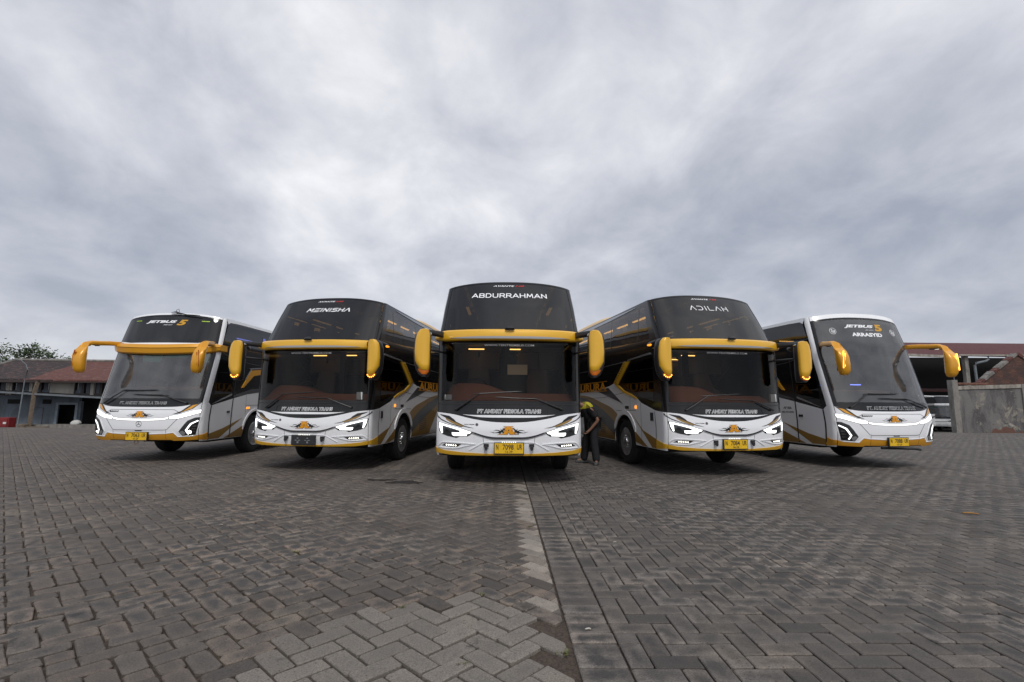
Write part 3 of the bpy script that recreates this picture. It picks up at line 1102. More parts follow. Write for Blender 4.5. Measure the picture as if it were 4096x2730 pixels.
def steering_wheel(parent, x, y, z):
    m = MB()
    rings = []
    a1, a2 = Vector((1, 0, 0)), Vector((0, 0.55, 0.83))
    nrm_ = a1.cross(a2)
    for k in range(33):
        t = 2 * math.pi * k / 32
        d = a1 * math.cos(t) + a2 * math.sin(t)
        c = Vector((x, y, z)) + d * 0.22
        rings.append([c + d * 0.016 * math.cos(u) + nrm_ * 0.016 * math.sin(u) for u in [2 * math.pi * j / 8 for j in range(8)]])
    m.loft(rings, cap=False)
    for t in (0.2, math.pi - 0.2, 1.5 * math.pi):
        d = a1 * math.cos(t) + a2 * math.sin(t)
        m.tube([Vector((x, y, z)), Vector((x, y, z)) + d * 0.22], 0.018, 6)
    m.tube([Vector((x, y, z)) - nrm_ * 0.02, Vector((x, y, z)) + Vector((0, -0.2, -0.35))], 0.035, 8)
    return m.build('steering_wheel', PLASTIC, parent, True)


def roof_shell(parent, S, ztop, crown, y_end, mat, lead=0.0, name='roof'):
    """arched roof joining the top of the front glass to the top of the sides"""
    nu = 40
    us = [math.sin((k / nu - 0.5) * math.pi) for k in range(nu + 1)]
    za = lambda u: ztop + crown * (1 - abs(u) ** 2.6)
    rows = []
    p0 = [S.front(u * 1.2499, za(u)) for u in us]
    for v in (0, 0.006, 0.02, 0.05, 0.1, 0.16, 0.25, 0.4, 0.6, 0.8, 0.97, 1.0):
        row = []
        for u, p in zip(us, p0):
            s_ = min(v / 0.16, 1)
            W = S.par(ztop)[2]
            x = u * W * (1 - s_) * (p.x / (u * W) if abs(u) > 1e-6 else 1) + u * W * s_ if abs(u) > 1e-6 else 0
            y = p.y + (y_end - p.y) * v
            z = za(u) + lead * math.sin(s_ * math.pi / 2) * (1 - abs(u) ** 3)
            if v >= 1.0: z -= 0.12 * (1 - abs(u) ** 3)
            row.append((x, y, z))
        rows.append(row)
    m = MB()
    m.loft(rows, cap=False, closed=False)
    return m.build(name, mat, parent, True, 60)


def rear_panel(parent, S, z0, z1, mat):
    pts = []
    for z in np.linspace(z0, z1, 14):
        pts.append(z)
    m = MB()
    rows = [[(u * S.par(z)[2], S.L - 0.02 + 0.1 * (1 - abs(u) ** 4) , z) for u in np.linspace(-1, 1, 13)] for z in pts]
    m.loft(rows, cap=False, closed=False)
    return m.build('rear_panel', mat, parent, True, 60)


def side_outline(top, z0, arches, r, y0, y1, zc=0.5):
    """closed outline of a lower side: bottom edge with wheel-arch cut-outs, then the given top edge back to front"""
    pts = [(y0, z0)]
    for ya in arches:
        a0 = math.asin((z0 - zc) / r)
        for t in np.linspace(math.pi - a0, a0, 17):
            pts.append((ya + r * math.cos(t), zc + r * math.sin(t)))
    pts.append((y1, z0))
    return pts + list(reversed(top))


# ------------------------------------------------------------------ tall coach with gold visor
KA = [[.40, .09, .36, 1.22], [.50, .045, .36, 1.245], [.62, .02, .36, 1.25], [.90, 0, .36, 1.25], [1.22, .04, .36, 1.25], [1.36, .05, .36, 1.25], [2.45, .10, .36, 1.25], [2.6, .22, .36, 1.25], [3.1, .52, .33, 1.215], [3.54, .83, .26, 1.165], [3.7, .96, .24, 1.13]]
SKIN_A = Skin(KA, 11.4, 3.52)
KJ = [[.42, .10, .36, 1.21], [.55, .03, .36, 1.245], [.7, .0, .36, 1.25], [1.07, 0, .36, 1.25], [1.31, .06, .34, 1.25], [1.42, .10, .33, 1.25], [2.45, .40, .33, 1.25], [2.75, .47, .33, 1.245], [3.27, .64, .31, 1.205], [3.5, .73, .30, 1.17], [3.7, .82, .28, 1.12]]
SKIN_J = Skin(KJ, 11.6, 3.40)


def visor(parent, S, z0, z1, proud, mat, xmax=1.30, zmid=2.5, lift=0.0, name='visor', flat=False):
    """a peaked sun visor: hollow-looking moulded section swept across the front"""
    yc = S.par(zmid)[0]
    rings = []
    for u in np.linspace(-1, 1, 41):
        x = xmax * math.sin(u * math.pi / 2)
        t = abs(x) / xmax
        y = yc + 0.33 * t ** 2.6
        k = 1 - 0.42 * max(0, (t - 0.8) / 0.2) ** 2
        zc = (z0 + z1) / 2 + lift * t ** 2
        h = (z1 - z0) / 2 * k
        pr = proud * (1 - 0.25 * max(0, (t - 0.85) / 0.15) ** 2)
        sec = [(0.16, h * 0.95), (-pr * .35, h), (-pr * .72, h * .90), (-pr * .92, h * .62), (-pr * .98, h * .2), (-pr, -h * .30), (-pr * .99, -h * .62), (-pr * .92, -h * .88), (-pr * .75, -h), (0.0, -h * .97), (0.16, -h * .95)]
        if flat:
            sec = [(0.16, h), (-pr * .55, h), (-pr * .75, h * .86), (-pr * .98, h * .28), (-pr * .90, h * .20), (-pr * .80, -h * .72), (-pr * .55, -h * .96), (0.16, -h)]
        rings.append([(x, y + a, zc + b) for a, b in sec])
    m = MB()
    m.loft(rings)
    return m.build(name, mat, parent, True, 18)


def horn_led_row(parent, pts, r, mat, name='indicator_light'):
    for p in pts:
        MB().lathe([(-r, r * 0.2), (-r * 0.8, r * 0.7), (0, r), (r * 0.6, r)], p, 'y', 10).build(name, mat, parent, True)


def dash(parent, S, mat, zl, zr_, x_split, yb=0.95, z0=1.33):
    rings = []
    for u in np.linspace(-1.13, 1.13, 40):
        y0 = S.front(u, z0 + 0.06).y + 0.06
        t = 1 / (1 + math.exp((u - x_split) * 9))
        e = min(1, (1.16 - abs(u)) / 0.12)
        zt = zr_ + (zl - zr_) * t * min(1, max(0, (u + 1.16) / 0.25)) ** 0.5
        zt = z0 + (zt - z0) * e ** 0.3
        rings.append([(u, y0, z0 - 0.15), (u, y0, z0 + 0.05), (u, y0 + 0.12, z0 + (zt - z0) * 0.45), (u, y0 + 0.3, zt - 0.03), (u, y0 + 0.38, zt), (u, yb - 0.06, zt), (u, yb, zt - 0.05), (u, yb, z0 - 0.15)])
    m = MB()
    m.loft(rings)
    return m.build('dashboard', mat, parent, True, 35)


def a_mirror(root, sg):
    c = lambda x, y, z: (sg * x, y, z)
    st = [(2.565, 1.41, 0.03), (2.55, 1.42, 0.075), (2.49, 1.435, 0.115), (2.38, 1.445, 0.132), (2.2, 1.45, 0.137), (2.02, 1.445, 0.132), (1.90, 1.43, 0.115), (1.82, 1.41, 0.085), (1.775, 1.40, 0.04)]
    body = MB().sweep([(c(x, -0.10, z), (w + 0.008, 0, 0), (0, 0.125, 0)) for z, x, w in st], 20, 2.3)
    o = body.build('mirror', PLASTIC, root, True, 50)
    sh = MB().sweep([(c(x - 0.012, -0.175, z + (0.075 if z < 1.95 else 0.02 if z < 2.1 else 0)), (w * 0.93, 0, 0), (0, 0.085 * (0.5 if w < 0.05 else 1), 0)) for z, x, w in st], 20, 2.3)
    sh.build('mirror_shell', GOLD, o, True, 50)
    am = MB().sweep([(c(1.415, -0.18, 1.90), (0.098, 0, 0), (0, 0.055, 0)), (c(1.405, -0.18, 1.855), (0.085, 0, 0), (0, 0.06, 0)), (c(1.40, -0.18, 1.81), (0.05, 0, 0), (0, 0.05, 0))], 16, 2.2)
    am.build('indicator', AMBERLENS, o, True, 50)
    arm = MB().sweep([(c(1.14, 0.22, 2.52), (0, 0.07, 0), (0, 0, 0.05)), (c(1.24, 0.10, 2.52), (0, 0.07, 0), (0, 0, 0.052)), (c(1.34, -0.02, 2.525), (0, 0.075, 0), (0, 0, 0.05)), (c(1.42, -0.06, 2.53), (0, 0.06, 0), (0, 0, 0.04))], 14, 2.6)
    arm.build('mirror_arm', PLASTIC, o, True, 50)
    lob = MB().sweep([(c(1.42, -0.12, 2.50), (0.03, 0, 0), (0, 0, 0.03)), (c(1.44, -0.05, 2.50), (0.085, 0, 0), (0, 0, 0.058)), (c(1.47, 0.1, 2.485), (0.085, 0, 0), (0, 0, 0.062)), (c(1.50, 0.26, 2.465), (0.07, 0, 0), (0, 0, 0.058)), (c(1.505, 0.33, 2.46), (0.035, 0, 0), (0, 0, 0.035))], 14, 2.6)
    lob.build('mirror_housing', PLASTIC, o, True, 50)
    MB().sweep([(c(1.555, 0.16, 2.46), (0, 0.06, 0), (0, 0, 0.022)), (c(1.583, 0.20, 2.46), (0, 0.035, 0), (0, 0, 0.014))], 10).build('side_repeater', AMBER, o, True)
    MB().lathe([(-0.02, 0.028), (0.0, 0.034), (0.05, 0.03)], c(1.33, -0.10, 2.49), 'y', 14).build('camera_lens', CHROME, o, True)
    MB().tube([c(1.16, 0.30, 2.22), c(1.3, 0.02, 2.235), c(1.40, -0.03, 2.24)], 0.018, 8).build('brace', PLASTIC, o, True)
    return o


def build_A():
    global SK
    SK = S = SKIN_A
    root = empty('coach')
    za = lambda x: 3.52 + 0.115 * (1 - min(abs(x) / 1.25, 1) ** 2.6)
    gt = [(0, .518), (.42, .521), (.75, .535), (1.075, .564), (1.2, .592)]
    mk = cr([(0, 1.028), (.311, 1.041), (.648, 1.093), (.924, 1.156), (1.2, 1.19)], 4)
    fp = patch('front_panel', full(gt + mk[::-1]), fmap, WHITE, root)
    patch('bumper_lip', full([(0, .488), (.53, .488), (.98, .492), (1.2, .515)] + gt[::-1]), fmap, GOLD, root, 0.006, 0.012)
    cw = patch('cowl', full(mk + [(1.2, 1.36), (0, 1.36)]), fmap, BLACK, root)
    lower_e = MB()
    rings = [[SK.front(u, 0.488) + Vector((0, 0, 0)), SK.front(u * 0.98, 0.47) + Vector((0, 0.06, 0)), SK.front(u * 0.97, 0.47) + Vector((0, 0.35, -0.0))] for u in np.linspace(-1.2, 1.2, 25)]
    lower_e.loft(rings, cap=False, closed=False)
    lower_e.build('bumper_underside', UNDER, root)
    # bonnet crease and chrome smile
    ch1 = cr([(.593, .876), (.433, .825), (.275, .798), (.12, .796), (0, .796)], 4)
    ch2 = cr([(.609, .844), (.433, .789), (.275, .751), (.12, .749), (0, .749)], 4)
    patch('grille_trim', full(ch2[::-1] + ch1), fmap, SILVER, fp, 0.008, 0.012)
    patch('grille_slot', ribbon(cr([(-.59, .862), (-.433, .81), (-.275, .778), (0, .774), (.275, .778), (.433, .81), (.59, .862)], 4), [.004] + [.018] * 23 + [.004]), fmap, BTEXT, fp, 0.011, 0.002)
    patch('seam', [ribbon([(sx * .40, .53), (sx * .40, .62), (sx * .42, .70), (sx * .43, .79)], .006) for sx in (-1, 1)], fmap, BTEXT, fp, 0.0015, 0.001)
    # white crescent in the black cowl
    wc = cr([(.789, 1.160), (.599, 1.150), (.3, 1.150), (0, 1.152)], 4)
    wd = cr([(0, 1.109), (.438, 1.113), (.653, 1.138), (.789, 1.160)], 4)
    patch('crescent', full(wd[:-1] + wc), fmap, WHITE, cw, 0.004, 0.004)
    patch('cowl_crease', [ribbon(cr([(-.66, 1.165), (-.58, 1.285), (0, 1.295), (.58, 1.285), (.66, 1.165)], 4), .010)], fmap, PLASTIC, cw, 0.006, 0.006)
    patch('cowl_lip', [ribbon([(-1.18, 1.33), (-.6, 1.335), (0, 1.335), (.6, 1.335), (1.18, 1.33)], .014)], fmap, PLASTIC, cw, 0.012, 0.012)
    # swooshes
    b1 = [(1.235, 1.174), (1.207, 1.127), (1.143, 1.076), (.987, 1.01), (.777, .954), (.788, .946), (.975, .992), (1.143, 1.057), (1.219, 1.113), (1.245, 1.16)]
    b2 = [(1.18, 1.16), (1.008, 1.132), (.923, 1.075), (.889, 1.038), (.767, .983), (.729, .967), (.586, .934), (.675, .942), (.756, .959), (.811, .987), (.944, 1.045), (1.075, 1.101), (1.152, 1.137)]
    gd = [(1.075, 1.104), (1.017, 1.073), (.894, 1.023), (.811, .99), (.756, .967), (.772, .957), (.876, .984), (.988, 1.027), (1.06, 1.074)]
    for sx in (1, -1):
        f_ = (lambda p: p) if sx > 0 else mirror
        st = patch('stripe', [f_(b1), f_(b2)], fmap, BTEXT, fp, 0.0025, 0.002)
        patch('stripe_inlay', f_(gd), fmap, OCHRE, st, 0.0045, 0.002)
        # headlight
        hl = [(1.201, 1.03), (1.088, 1.008), (.919, .959), (.755, .92), (.62, .878), (.59, .868), (.646, .823), (.688, .801), (.817, .799), (.871, .771), (1.026, .799), (1.141, .837), (1.177, .889)]
        h = patch('headlight', f_(hl), fmap, LAMPDARK, fp, 0.004, 0.004)
        patch('light_bar', f_([(1.18, 1.016), (1.138, 1.009), (.974, .966), (.809, .925), (.625, .87), (.651, .846), (.699, .837), (.704, .809), (.915, .804), (.946, .822), (.952, .861), (.818, .859), (.819, .893), (.956, .932), (1.124, .975), (1.112, .849), (1.132, .84), (1.167, .931)]), fmap, LED, h, 0.010, 0.006)
        patch('lamp_lens', f_([(1.086, .945), (1.001, .931), (.993, .858), (1.078, .871)]), fmap, LAMPDARK, h, 0.008, 0.004)
        patch('lamp_eye', f_([(1.072, .928), (1.013, .918), (1.007, .872), (1.066, .882)]), fmap, BLACK, h, 0.012, 0.004)
        patch('lamp_reflector', f_([(.95, .92), (.84, .89), (.84, .872), (.94, .876)]), fmap, LAMPDARK, h, 0.008, 0.004)
        # fog lamp in its scoop
        sc = cr([(1.2, .622), (1.138, .678), (1.092, .696), (1.013, .696), (.805, .686), (.55, .668)], 3) + cr([(.72, .640), (.864, .612), (1.02, .606), (1.12, .61)], 3)
        fs = patch('fog_scoop', f_(sc), fmap, SILVER if False else WHITE, fp, -0.001, 0.0)
        fg = patch('fog_lamp', f_([(1.126, .641), (1.069, .673), (.789, .671), (.864, .625), (.913, .623)]), fmap, PLASTIC, fp, 0.004, 0.004)
        patch('fog_brow', ribbon([(sx * a, b) for a, b in cr([(1.195, .628), (1.138, .682), (1.07, .699), (.805, .690), (.55, .672)], 4)], [.004] + [.012] * 15 + [.002]), fmap, WHITE, fp, 0.012, 0.014)
        patch('fog_sill', ribbon([(sx * a, b) for a, b in cr([(1.195, .612), (1.0, .600), (.86, .607), (.72, .640), (.60, .664)], 4)], [.004] + [.010] * 15 + [.002]), fmap, WHITE, fp, 0.010, 0.012)
        for a, b in ((1.043, .653), (1.004, .652), (.966, .650), (.927, .647), (.887, .645)):
            p = SK.front(sx * a, b)
            MB().lathe([(-0.014, 0.004), (-0.012, 0.011), (0.0, 0.0145), (0.01, 0.0145)], p[:], 'y', 12).build('fog_light_bulb', LEDW, fg, True)
        patch('bumper_crease', ribbon([(sx * a, b) for a, b in cr([(.66, .572), (.485, .668), (.421, .697), (.358, .706), (.25, .707)], 4)], .010), fmap, WHITE, fp, 0.009, 0.011)
        # tow sensors
        p = SK.front(sx * .375, .645)
        s_ = MB().box(p.x - .042, p.x + .042, p.y - .03, p.y + .02, .635, .682, .006)
        s_.box(p.x - .026, p.x + .026, p.y - .055, p.y - .02, .592, .645, .006)
        s_.box(p.x - .012, p.x + .012, p.y - .06, p.y - .04, .575, .60, .003)
        s_.build('bumper_sensor', PLASTIC, root)
    # plate lights
    for k in range(7):
        p = SK.front((k - 3) * .036, .702)
        MB().lathe([(-0.006, .003), (0, .009), (.01, .009)], (p.x, p.y - .008, .703), 'y', 10).build('plate_light', LEDW, fp, True)
    emblem(fp, .905)
    lettering('maker_script', 'TENTREM', (-.755, -.575, .985, 1.001), fmap, BTEXT, fp, .003, .02, .2)
    patch('maker_roundel', [[(-.535 + .024 * math.cos(t), .993 + .024 * math.sin(t)) for t in np.linspace(0, 2 * math.pi, 20)[:-1]]], fmap, DARKGREY, fp, .003, .002)
    # lower windscreen
    ws = patch('windscreen', full([(0, 1.36), (1.2, 1.36), (1.2, 2.46), (0, 2.46)]), fmap, GL_A, root, 0.0, 0.0, 0.06, 0.12)
    patch('windscreen_seal', [full([(0, 1.352), (1.2, 1.352), (1.2, 1.385), (0, 1.385)]), [(1.155, 1.385), (1.2, 1.385), (1.2, 2.46), (1.155, 2.46)], [(-1.2, 1.385), (-1.155, 1.385), (-1.155, 2.46), (-1.2, 2.46)]], fmap, BLACK, ws, 0.004, 0.006)
    patch('windscreen_border', [full([(0, 2.36), (1.155, 2.36), (1.155, 2.46), (0, 2.46)])], fmap, BTEXT, ws, -0.012, 0.0)
    wiper(root, (-.90, 1.235), (-.5, 1.50), (-.62, 1.50), (.20, 1.545))
    wiper(root, (.90, 1.245), (.44, 1.425), (.52, 1.41), (-.24, 1.45))
    patch('visor_base', full([(0, 2.455), (1.2, 2.455), (1.2, 2.66), (0, 2.66)]), fmap, BLACK, root)
    vz = visor(root, S, 2.405, 2.605, 0.19, GOLD)
    yc = S.par(2.5)[0]
    sl = MB()
    rr = []
    for u in np.linspace(-1.02, 1.02, 31):
        y = yc + 0.33 * (abs(u) / 1.3) ** 2.6
        hgt = 0.018 * (1 - (abs(u) / 1.03) ** 4) + 0.001
        rr.append([(u, y - 0.194, 2.450 + hgt), (u, y - 0.193, 2.450 - hgt), (u, y - 0.170, 2.450 - hgt), (u, y - 0.170, 2.450 + hgt)])
    sl.loft(rr)
    sl.build('visor_slot', SILVER, vz, True)
    pod = MB().sweep([((0, -0.055, 2.572), (.085, 0, 0), (0, .02, 0)), ((0, -0.07, 2.60), (.078, 0, 0), (0, .035, 0)), ((0, -0.05, 2.635), (.055, 0, 0), (0, .03, 0)), ((0, -0.04, 2.645), (.03, 0, 0), (0, .015, 0))], 14)
    pod.build('camera_pod', PLASTIC, vz, True)
    # upper windscreen
    top = [(x, za(x)) for x in np.linspace(1.2, 0, 14)]
    uw = patch('upper_windscreen', full([(0, 2.64), (1.2, 2.64)] + top), fmap, GL_UP, root, 0.0, 0.0, 0.06, 0.06)
    inn = [(x, za(x) - 0.035) for x in np.linspace(1.165, 0, 14)]
    for q in (1, -1):
        f_ = (lambda p: p) if q > 0 else mirror
        patch('upper_windscreen_seal', [f_([(1.165, 2.64), (1.2, 2.64)] + top[:-1] + [(0, za(0)), (0, za(0) - .035)] + inn[:-1][::-1])], fmap, BLACK, uw, 0.004, 0.006)
    rf = roof_shell(root, S, 3.52, 0.115, S.L, BLACK)
    ac = MB()
    rr = []
    for v in np.linspace(0, 1, 17):
        y = 3.2 + 3.6 * v
        h = 0.19 * math.sin(min(v / 0.45, 1) * math.pi / 2) ** 0.8 * (1 if v < 0.8 else math.cos((v - 0.8) / 0.2 * math.pi / 2.2))
        rr.append([(1.11 * math.cos(t), y, 3.50 + 0.11 * math.sin(t) + h * math.sin(t) ** 0.35) for t in np.linspace(0.0, math.pi, 25)])
    ac.loft(rr, cap=False, closed=False)
    ac.build('air_conditioner', GOLD, rf, True, 60)
    # sides
    ax, axr = 2.25, 8.3
    for sg in (1, -1):
        mp = smap(sg)
        belt = [(.25, 1.19)] + true_side([(.679, 1.225), (1.33, 1.375), (1.54, 1.476), (2.24, 1.60), (2.85, 1.84), (3.17, 1.78), (4.0, 1.71), (5.1, 1.66), (7, 1.62), (11.4, 1.6)])
        G = dict(gu=0.16, gv=0.12)
        sp = patch('side_panel', side_outline(belt, .47, (ax, axr), .6, .25, 11.4), mp, WHITE, root, gu=.09, gv=.12)
        patch('side_lip', [[(.25, .515), (.64, .475), (.64, .66), (.25, .592)]], mp, GOLD, sp, .006, .012, .05, .1)
        # stripes, and one painted shadow triangle
        patch('stripe', [true_side([(.64, .66), (1.267, .805), (1.868, 1.161), (1.321, .80), (.86, .48), (.64, .48)])], mp, OCHRE, sp, .003, .002, **G)
        arc = [(ax + .602 * math.cos(t), .5 + .602 * math.sin(t)) for t in np.linspace(R(176.5), R(152), 6)]
        patch('stripe', [true_side([(1.07, .48), (1.30, .48)] + arc + [(1.45, .66)])], mp, OCHRE, sp, .003, .002, **G)
        arc2 = [(ax + .602 * math.cos(t), .5 + .602 * math.sin(t)) for t in np.linspace(R(62), R(-2), 9)]
        patch('stripe', [cr([(2.55, 1.05), (3.05, 1.243), (3.74, 1.37), (4.9, 1.547), (6.2, 1.60)], 4) + cr([(6.2, 1.56), (4.93, 1.46), (3.66, 1.186), (2.95, .95), (2.72, .84)], 4)], mp, OCHRE, sp, .003, .002, **G)
        patch('stripe', [cr([(2.72, .84), (2.95, .95), (3.66, 1.186), (4.93, 1.46), (6.2, 1.56)], 4) + cr([(6.0, 1.40), (5.0, 1.22), (3.9, .93), (2.86, .60)], 4)], mp, DARKGREY, sp, .0035, .002, **G)
        patch('stripe', [[(2.86, .49)] + [(2.86, .60)] + cr([(2.87, .60), (3.9, .93), (5.0, 1.22), (6.0, 1.40)], 4) + [(5.2, 1.05), (4.6, .62), (4.5, .49)]], mp, OCHRE, sp, .003, .002, **G)
        patch('stripe', [true_side([(2.342, 1.355), (3.258, 1.742), (4.184, 1.691)])], mp, DARKGREY, sp, .003, .002, **G)  # dark triangle: a shadow put into colour on the white side
        # door and flap seams
        patch('seam', [ribbon([(.64, .478), (.645, .85), (.665, 1.20)], .018), ribbon([(1.33, .478), (1.33, 1.37)], .008), ribbon([(1.58, 1.21), (2.75, 1.19)], .008), ribbon([(1.9, 1.19), (1.9, 1.53)], .006), ribbon([(2.25, 1.60), (3.6, 1.50), (7.5, 1.46), (11.3, 1.45)], .008)] + [ribbon([(q, .48), (q, 1.45)], .007) for q in (4.2, 5.6, 7.0, 9.6)], mp, BTEXT, sp, .0045, .001, .3, .3)
        fl = [(ax + .66 * math.cos(t), .5 + .66 * math.sin(t)) for t in np.linspace(R(158), R(22), 19)]
        patch('wheel_arch_trim', ribbon(fl, [.01] + [.10] * 17 + [.01]), mp, WHITE, sp, .014, .016, .06, .06)
        patch('flap_grille', [[(1.98, 1.235), (2.20, 1.235), (2.20, 1.30), (1.98, 1.30)]], mp, BTEXT, sp, .004, .002)
        for k in range(8):
            patch('louvre', [[(3.5, .62 + k * .05), (4.1, .66 + k * .05), (4.1, .675 + k * .05), (3.5, .635 + k * .05)]], mp, BTEXT, sp, .006, .004, .3, .3)
        am = patch('side_marker', [[(1.555, 1.245), (1.635, 1.245), (1.635, 1.31), (1.555, 1.31)]], mp, AMBER, sp, .012, .012)
        hd = MB().box(sg * 1.245, sg * 1.275, .76, .84, 1.02, 1.17, .008)
        hd.build('door_handle', PLASTIC, sp)
        # black upper side
        up = belt + [(11.4, 2.68)] + true_side([(.80, 2.68)]) + [(.25, 2.68)]
        sb = patch('side_glazing', up, mp, BLACK, root, gu=.09, gv=.12)
        patch('door_window', [true_side([(.72, 1.36), (1.36, 1.50), (1.50, 1.58), (1.74, 1.64), (2.30, 1.80), (1.82, 2.22), (.72, 2.28)])], mp, GL_SIDE, sb, .003, .002, **G)
        tr = patch('gold_trim', [ribbon(true_side([(1.52, 1.462), (1.80, 1.535), (2.24, 1.625), (2.72, 1.815)]), [.02, .05, .055, .06]), true_side([(1.84, 2.30), (2.19, 2.295), (2.86, 1.845), (2.60, 1.79)])], mp, GOLD, sb, .018, .02, .1, .1)
        for k in range(9):
            t = k / 9 + .05
            a, b = Vector((2.04, 2.285)).lerp(Vector((2.74, 1.835)), t), Vector((2.17, 2.285)).lerp(Vector((2.83, 1.85)), t)
            patch('trim_rib', [true_side([(a.x, a.y), (b.x, b.y), (b.x + .03, b.y - .02), (a.x + .03, a.y - .02)])], mp, OCHRE, tr, .022, .006, .2, .2)
        patch('drip_rail', [true_side([(.80, 2.385), (1.9, 2.335), (1.95, 2.31), (.80, 2.35)])], mp, SILVER, sb, .03, .03, .15, .1)
        patch('belt_rail', [ribbon([(2.1, 2.31), (5, 2.25), (11.3, 2.24)], .012)], mp, SILVER, sb, .006, .006, .4, .3)
        # upper windows with pillars
        front_edge = true_side([(.83, 2.68), (1.0, 3.0), (1.19, 3.40)])
        patch('window_pillar', [[(.25, 2.68)] + front_edge + [(11.4, 3.40), (11.4, 3.53), (.25, 3.53)]], mp, BLACK, sb, gu=.09, gv=.09)
        edges = [None, 1.42, 3.06, 4.7, 6.34, 7.98, 9.6, 11.2]
        patch('window_pillar', [true_side([(q - .02, 2.68), (q + .02, 2.68), (q + .05, 3.41), (q + .01, 3.41)]) for q in edges[1:-1]], mp, BLACK, sb, .002, .003, .2, .12)
        patch('window_pillar', [[(11.2, 2.68), (11.4, 2.68), (11.4, 3.4), (11.2, 3.4)]], mp, BLACK, sb)
        for k in range(7):
            if k == 0:
                pl = front_edge + true_side([(1.44, 3.40), (1.40, 2.68)])
            else:
                a, b = edges[k], edges[k + 1]
                pl = true_side([(a + .02, 2.68), (b - .02, 2.68), (b + .01, 3.40), (a + .05, 3.40)])
            patch('side_window', pl, mp, GL_SIDE, sb, .0, 0.0, .12, .12)
        patch('cornice', [ribbon([(1.5, 3.47), (3.2, 3.46), (7, 3.44), (11.2, 3.43)], [.01, .07, .08, .05])], mp, SILVER, rf, .012, .014, .25, .1)
        patch('side_letters_bar', [[(3.35, 1.63 + dz), (6.1, 1.63 + dz), (6.1, 1.645 + dz), (3.35, 1.645 + dz)] for dz in (.03, .27)], mp, ORANGE, sb, .004, .003, .3, .2)
        lettering('side_letters', 'AURURA', (3.4, 6.05, 1.68, 1.89), mp, ORANGE, sb, .004, .035, 0, 1.0, None, sg < 0)
        for y in (ax, axr):
            arch_liner(root, y, .6, sg * 1.24, sg)
        wheel(root, sg * 1.075, ax, .5, .29, sg)
        wheel(root, sg * 1.06, axr, .5, .32, sg)
        # mirrors
        a_mirror(root, sg)
        MB().box(sg * .86 - .03, sg * .86 + .03, 1.7, 9.5, 3.29, 3.31).build('ceiling_light', STRIP, root)
    rear_panel(root, S, .47, 3.53, BLACK)
    ub = MB().box(-.80, .80, 1.2, 11.2, .36, .95)
    ub.box(-.95, .95, .45, 1.6, .52, .9).box(-1.15, 1.15, 3.0, 7.5, .44, .6).build('underbody', UNDER, root)
    cb = MB()
    cb.box(-1.18, 1.18, .45, 3.4, .95, 1.0).box(-1.2, 1.2, 3.4, 3.5, 1.0, 2.5).box(-1.2, 1.2, .5, 11.2, 2.5, 2.53).box(-1.1, 1.1, 11.1, 11.2, 2.5, 3.45)
    cb.build('cabin', CABIN, root)
    for x, y, z in ((-.66, 1.7, 2.44), (.08, 1.7, 2.44), (.38, 2.9, 2.46)):
        MB().box(x - .16, x + .16, y, y + .03, z - .012, z + .006).build('ceiling_light', STRIP, root)
    dash(root, S, DASH, 1.70, 1.52, -.22)
    steering_wheel(root, -.62, 1.05, 1.62)
    seat(root, -.62, 1.7, .98, SEATM)
    seat(root, .62, 1.8, .98, SEATR)
    MB().box(-.1, .02, 1.6, 1.66, 1.0, 2.5).box(-.06, .34, 2.6, 2.64, 1.0, 1.75).build('partition_rail', CABIN, root)
    for k in range(3):
        for x in (-.85, -.4, .4, .85):
            seat(root, x, 2.2 + k * 1.0, 2.5 - .45, SEATM)
    return root


A_ROOT = build_A()
SK = SKIN_A


def place(root, x, y, yaw):
    root.location = (x, y, 0)
    root.rotation_euler = (0, 0, R(yaw))


A2 = copy_tree(A_ROOT)
A4 = copy_tree(A_ROOT)
place(A_ROOT, -.04, 8.185, .83)
place(A2, -4.071, 9.723, -6.39)
place(A4, 4.183, 9.285, 9.24)


def child(root, name):
    for c in root.children:
        if c.name.split('.')[0] == name: return c


def finish_A(root, label, plate, date, black):
    uw, ws, cw = child(root, 'upper_windscreen'), child(root, 'windscreen'), child(root, 'cowl')
    lettering('model_script', 'AVANTE', (-.33, .10, 3.525, 3.555), fmap, WTEXT, uw, .004, .02, .3)
    lettering('model_script', 'H8', (.115, .30, 3.527, 3.555), fmap, RTEXT, uw, .004, .02, .3)
    lettering('web_address', 'WWW.TENTREMBUS.COM', (-.43, .42, 2.315, 2.348), fmap, WTEXT, ws, .004, .004)
    o = lettering('operator_outline', 'PT ANDRY FEBIOLA TRANS', (-.535, .535, 1.178, 1.248), fmap, WTEXT, cw, .007, .075, .12, 1.08)
    lettering('operator_name', 'PT ANDRY FEBIOLA TRANS', (-.527, .527, 1.185, 1.241), fmap, BTEXT, o, .009, .0, .12, 1.08)
    number_plate(root, .612, -.012, plate, date, black)
    tag(root, label, 'coach', 'gold and white coaches lined up in a fan')
    return uw


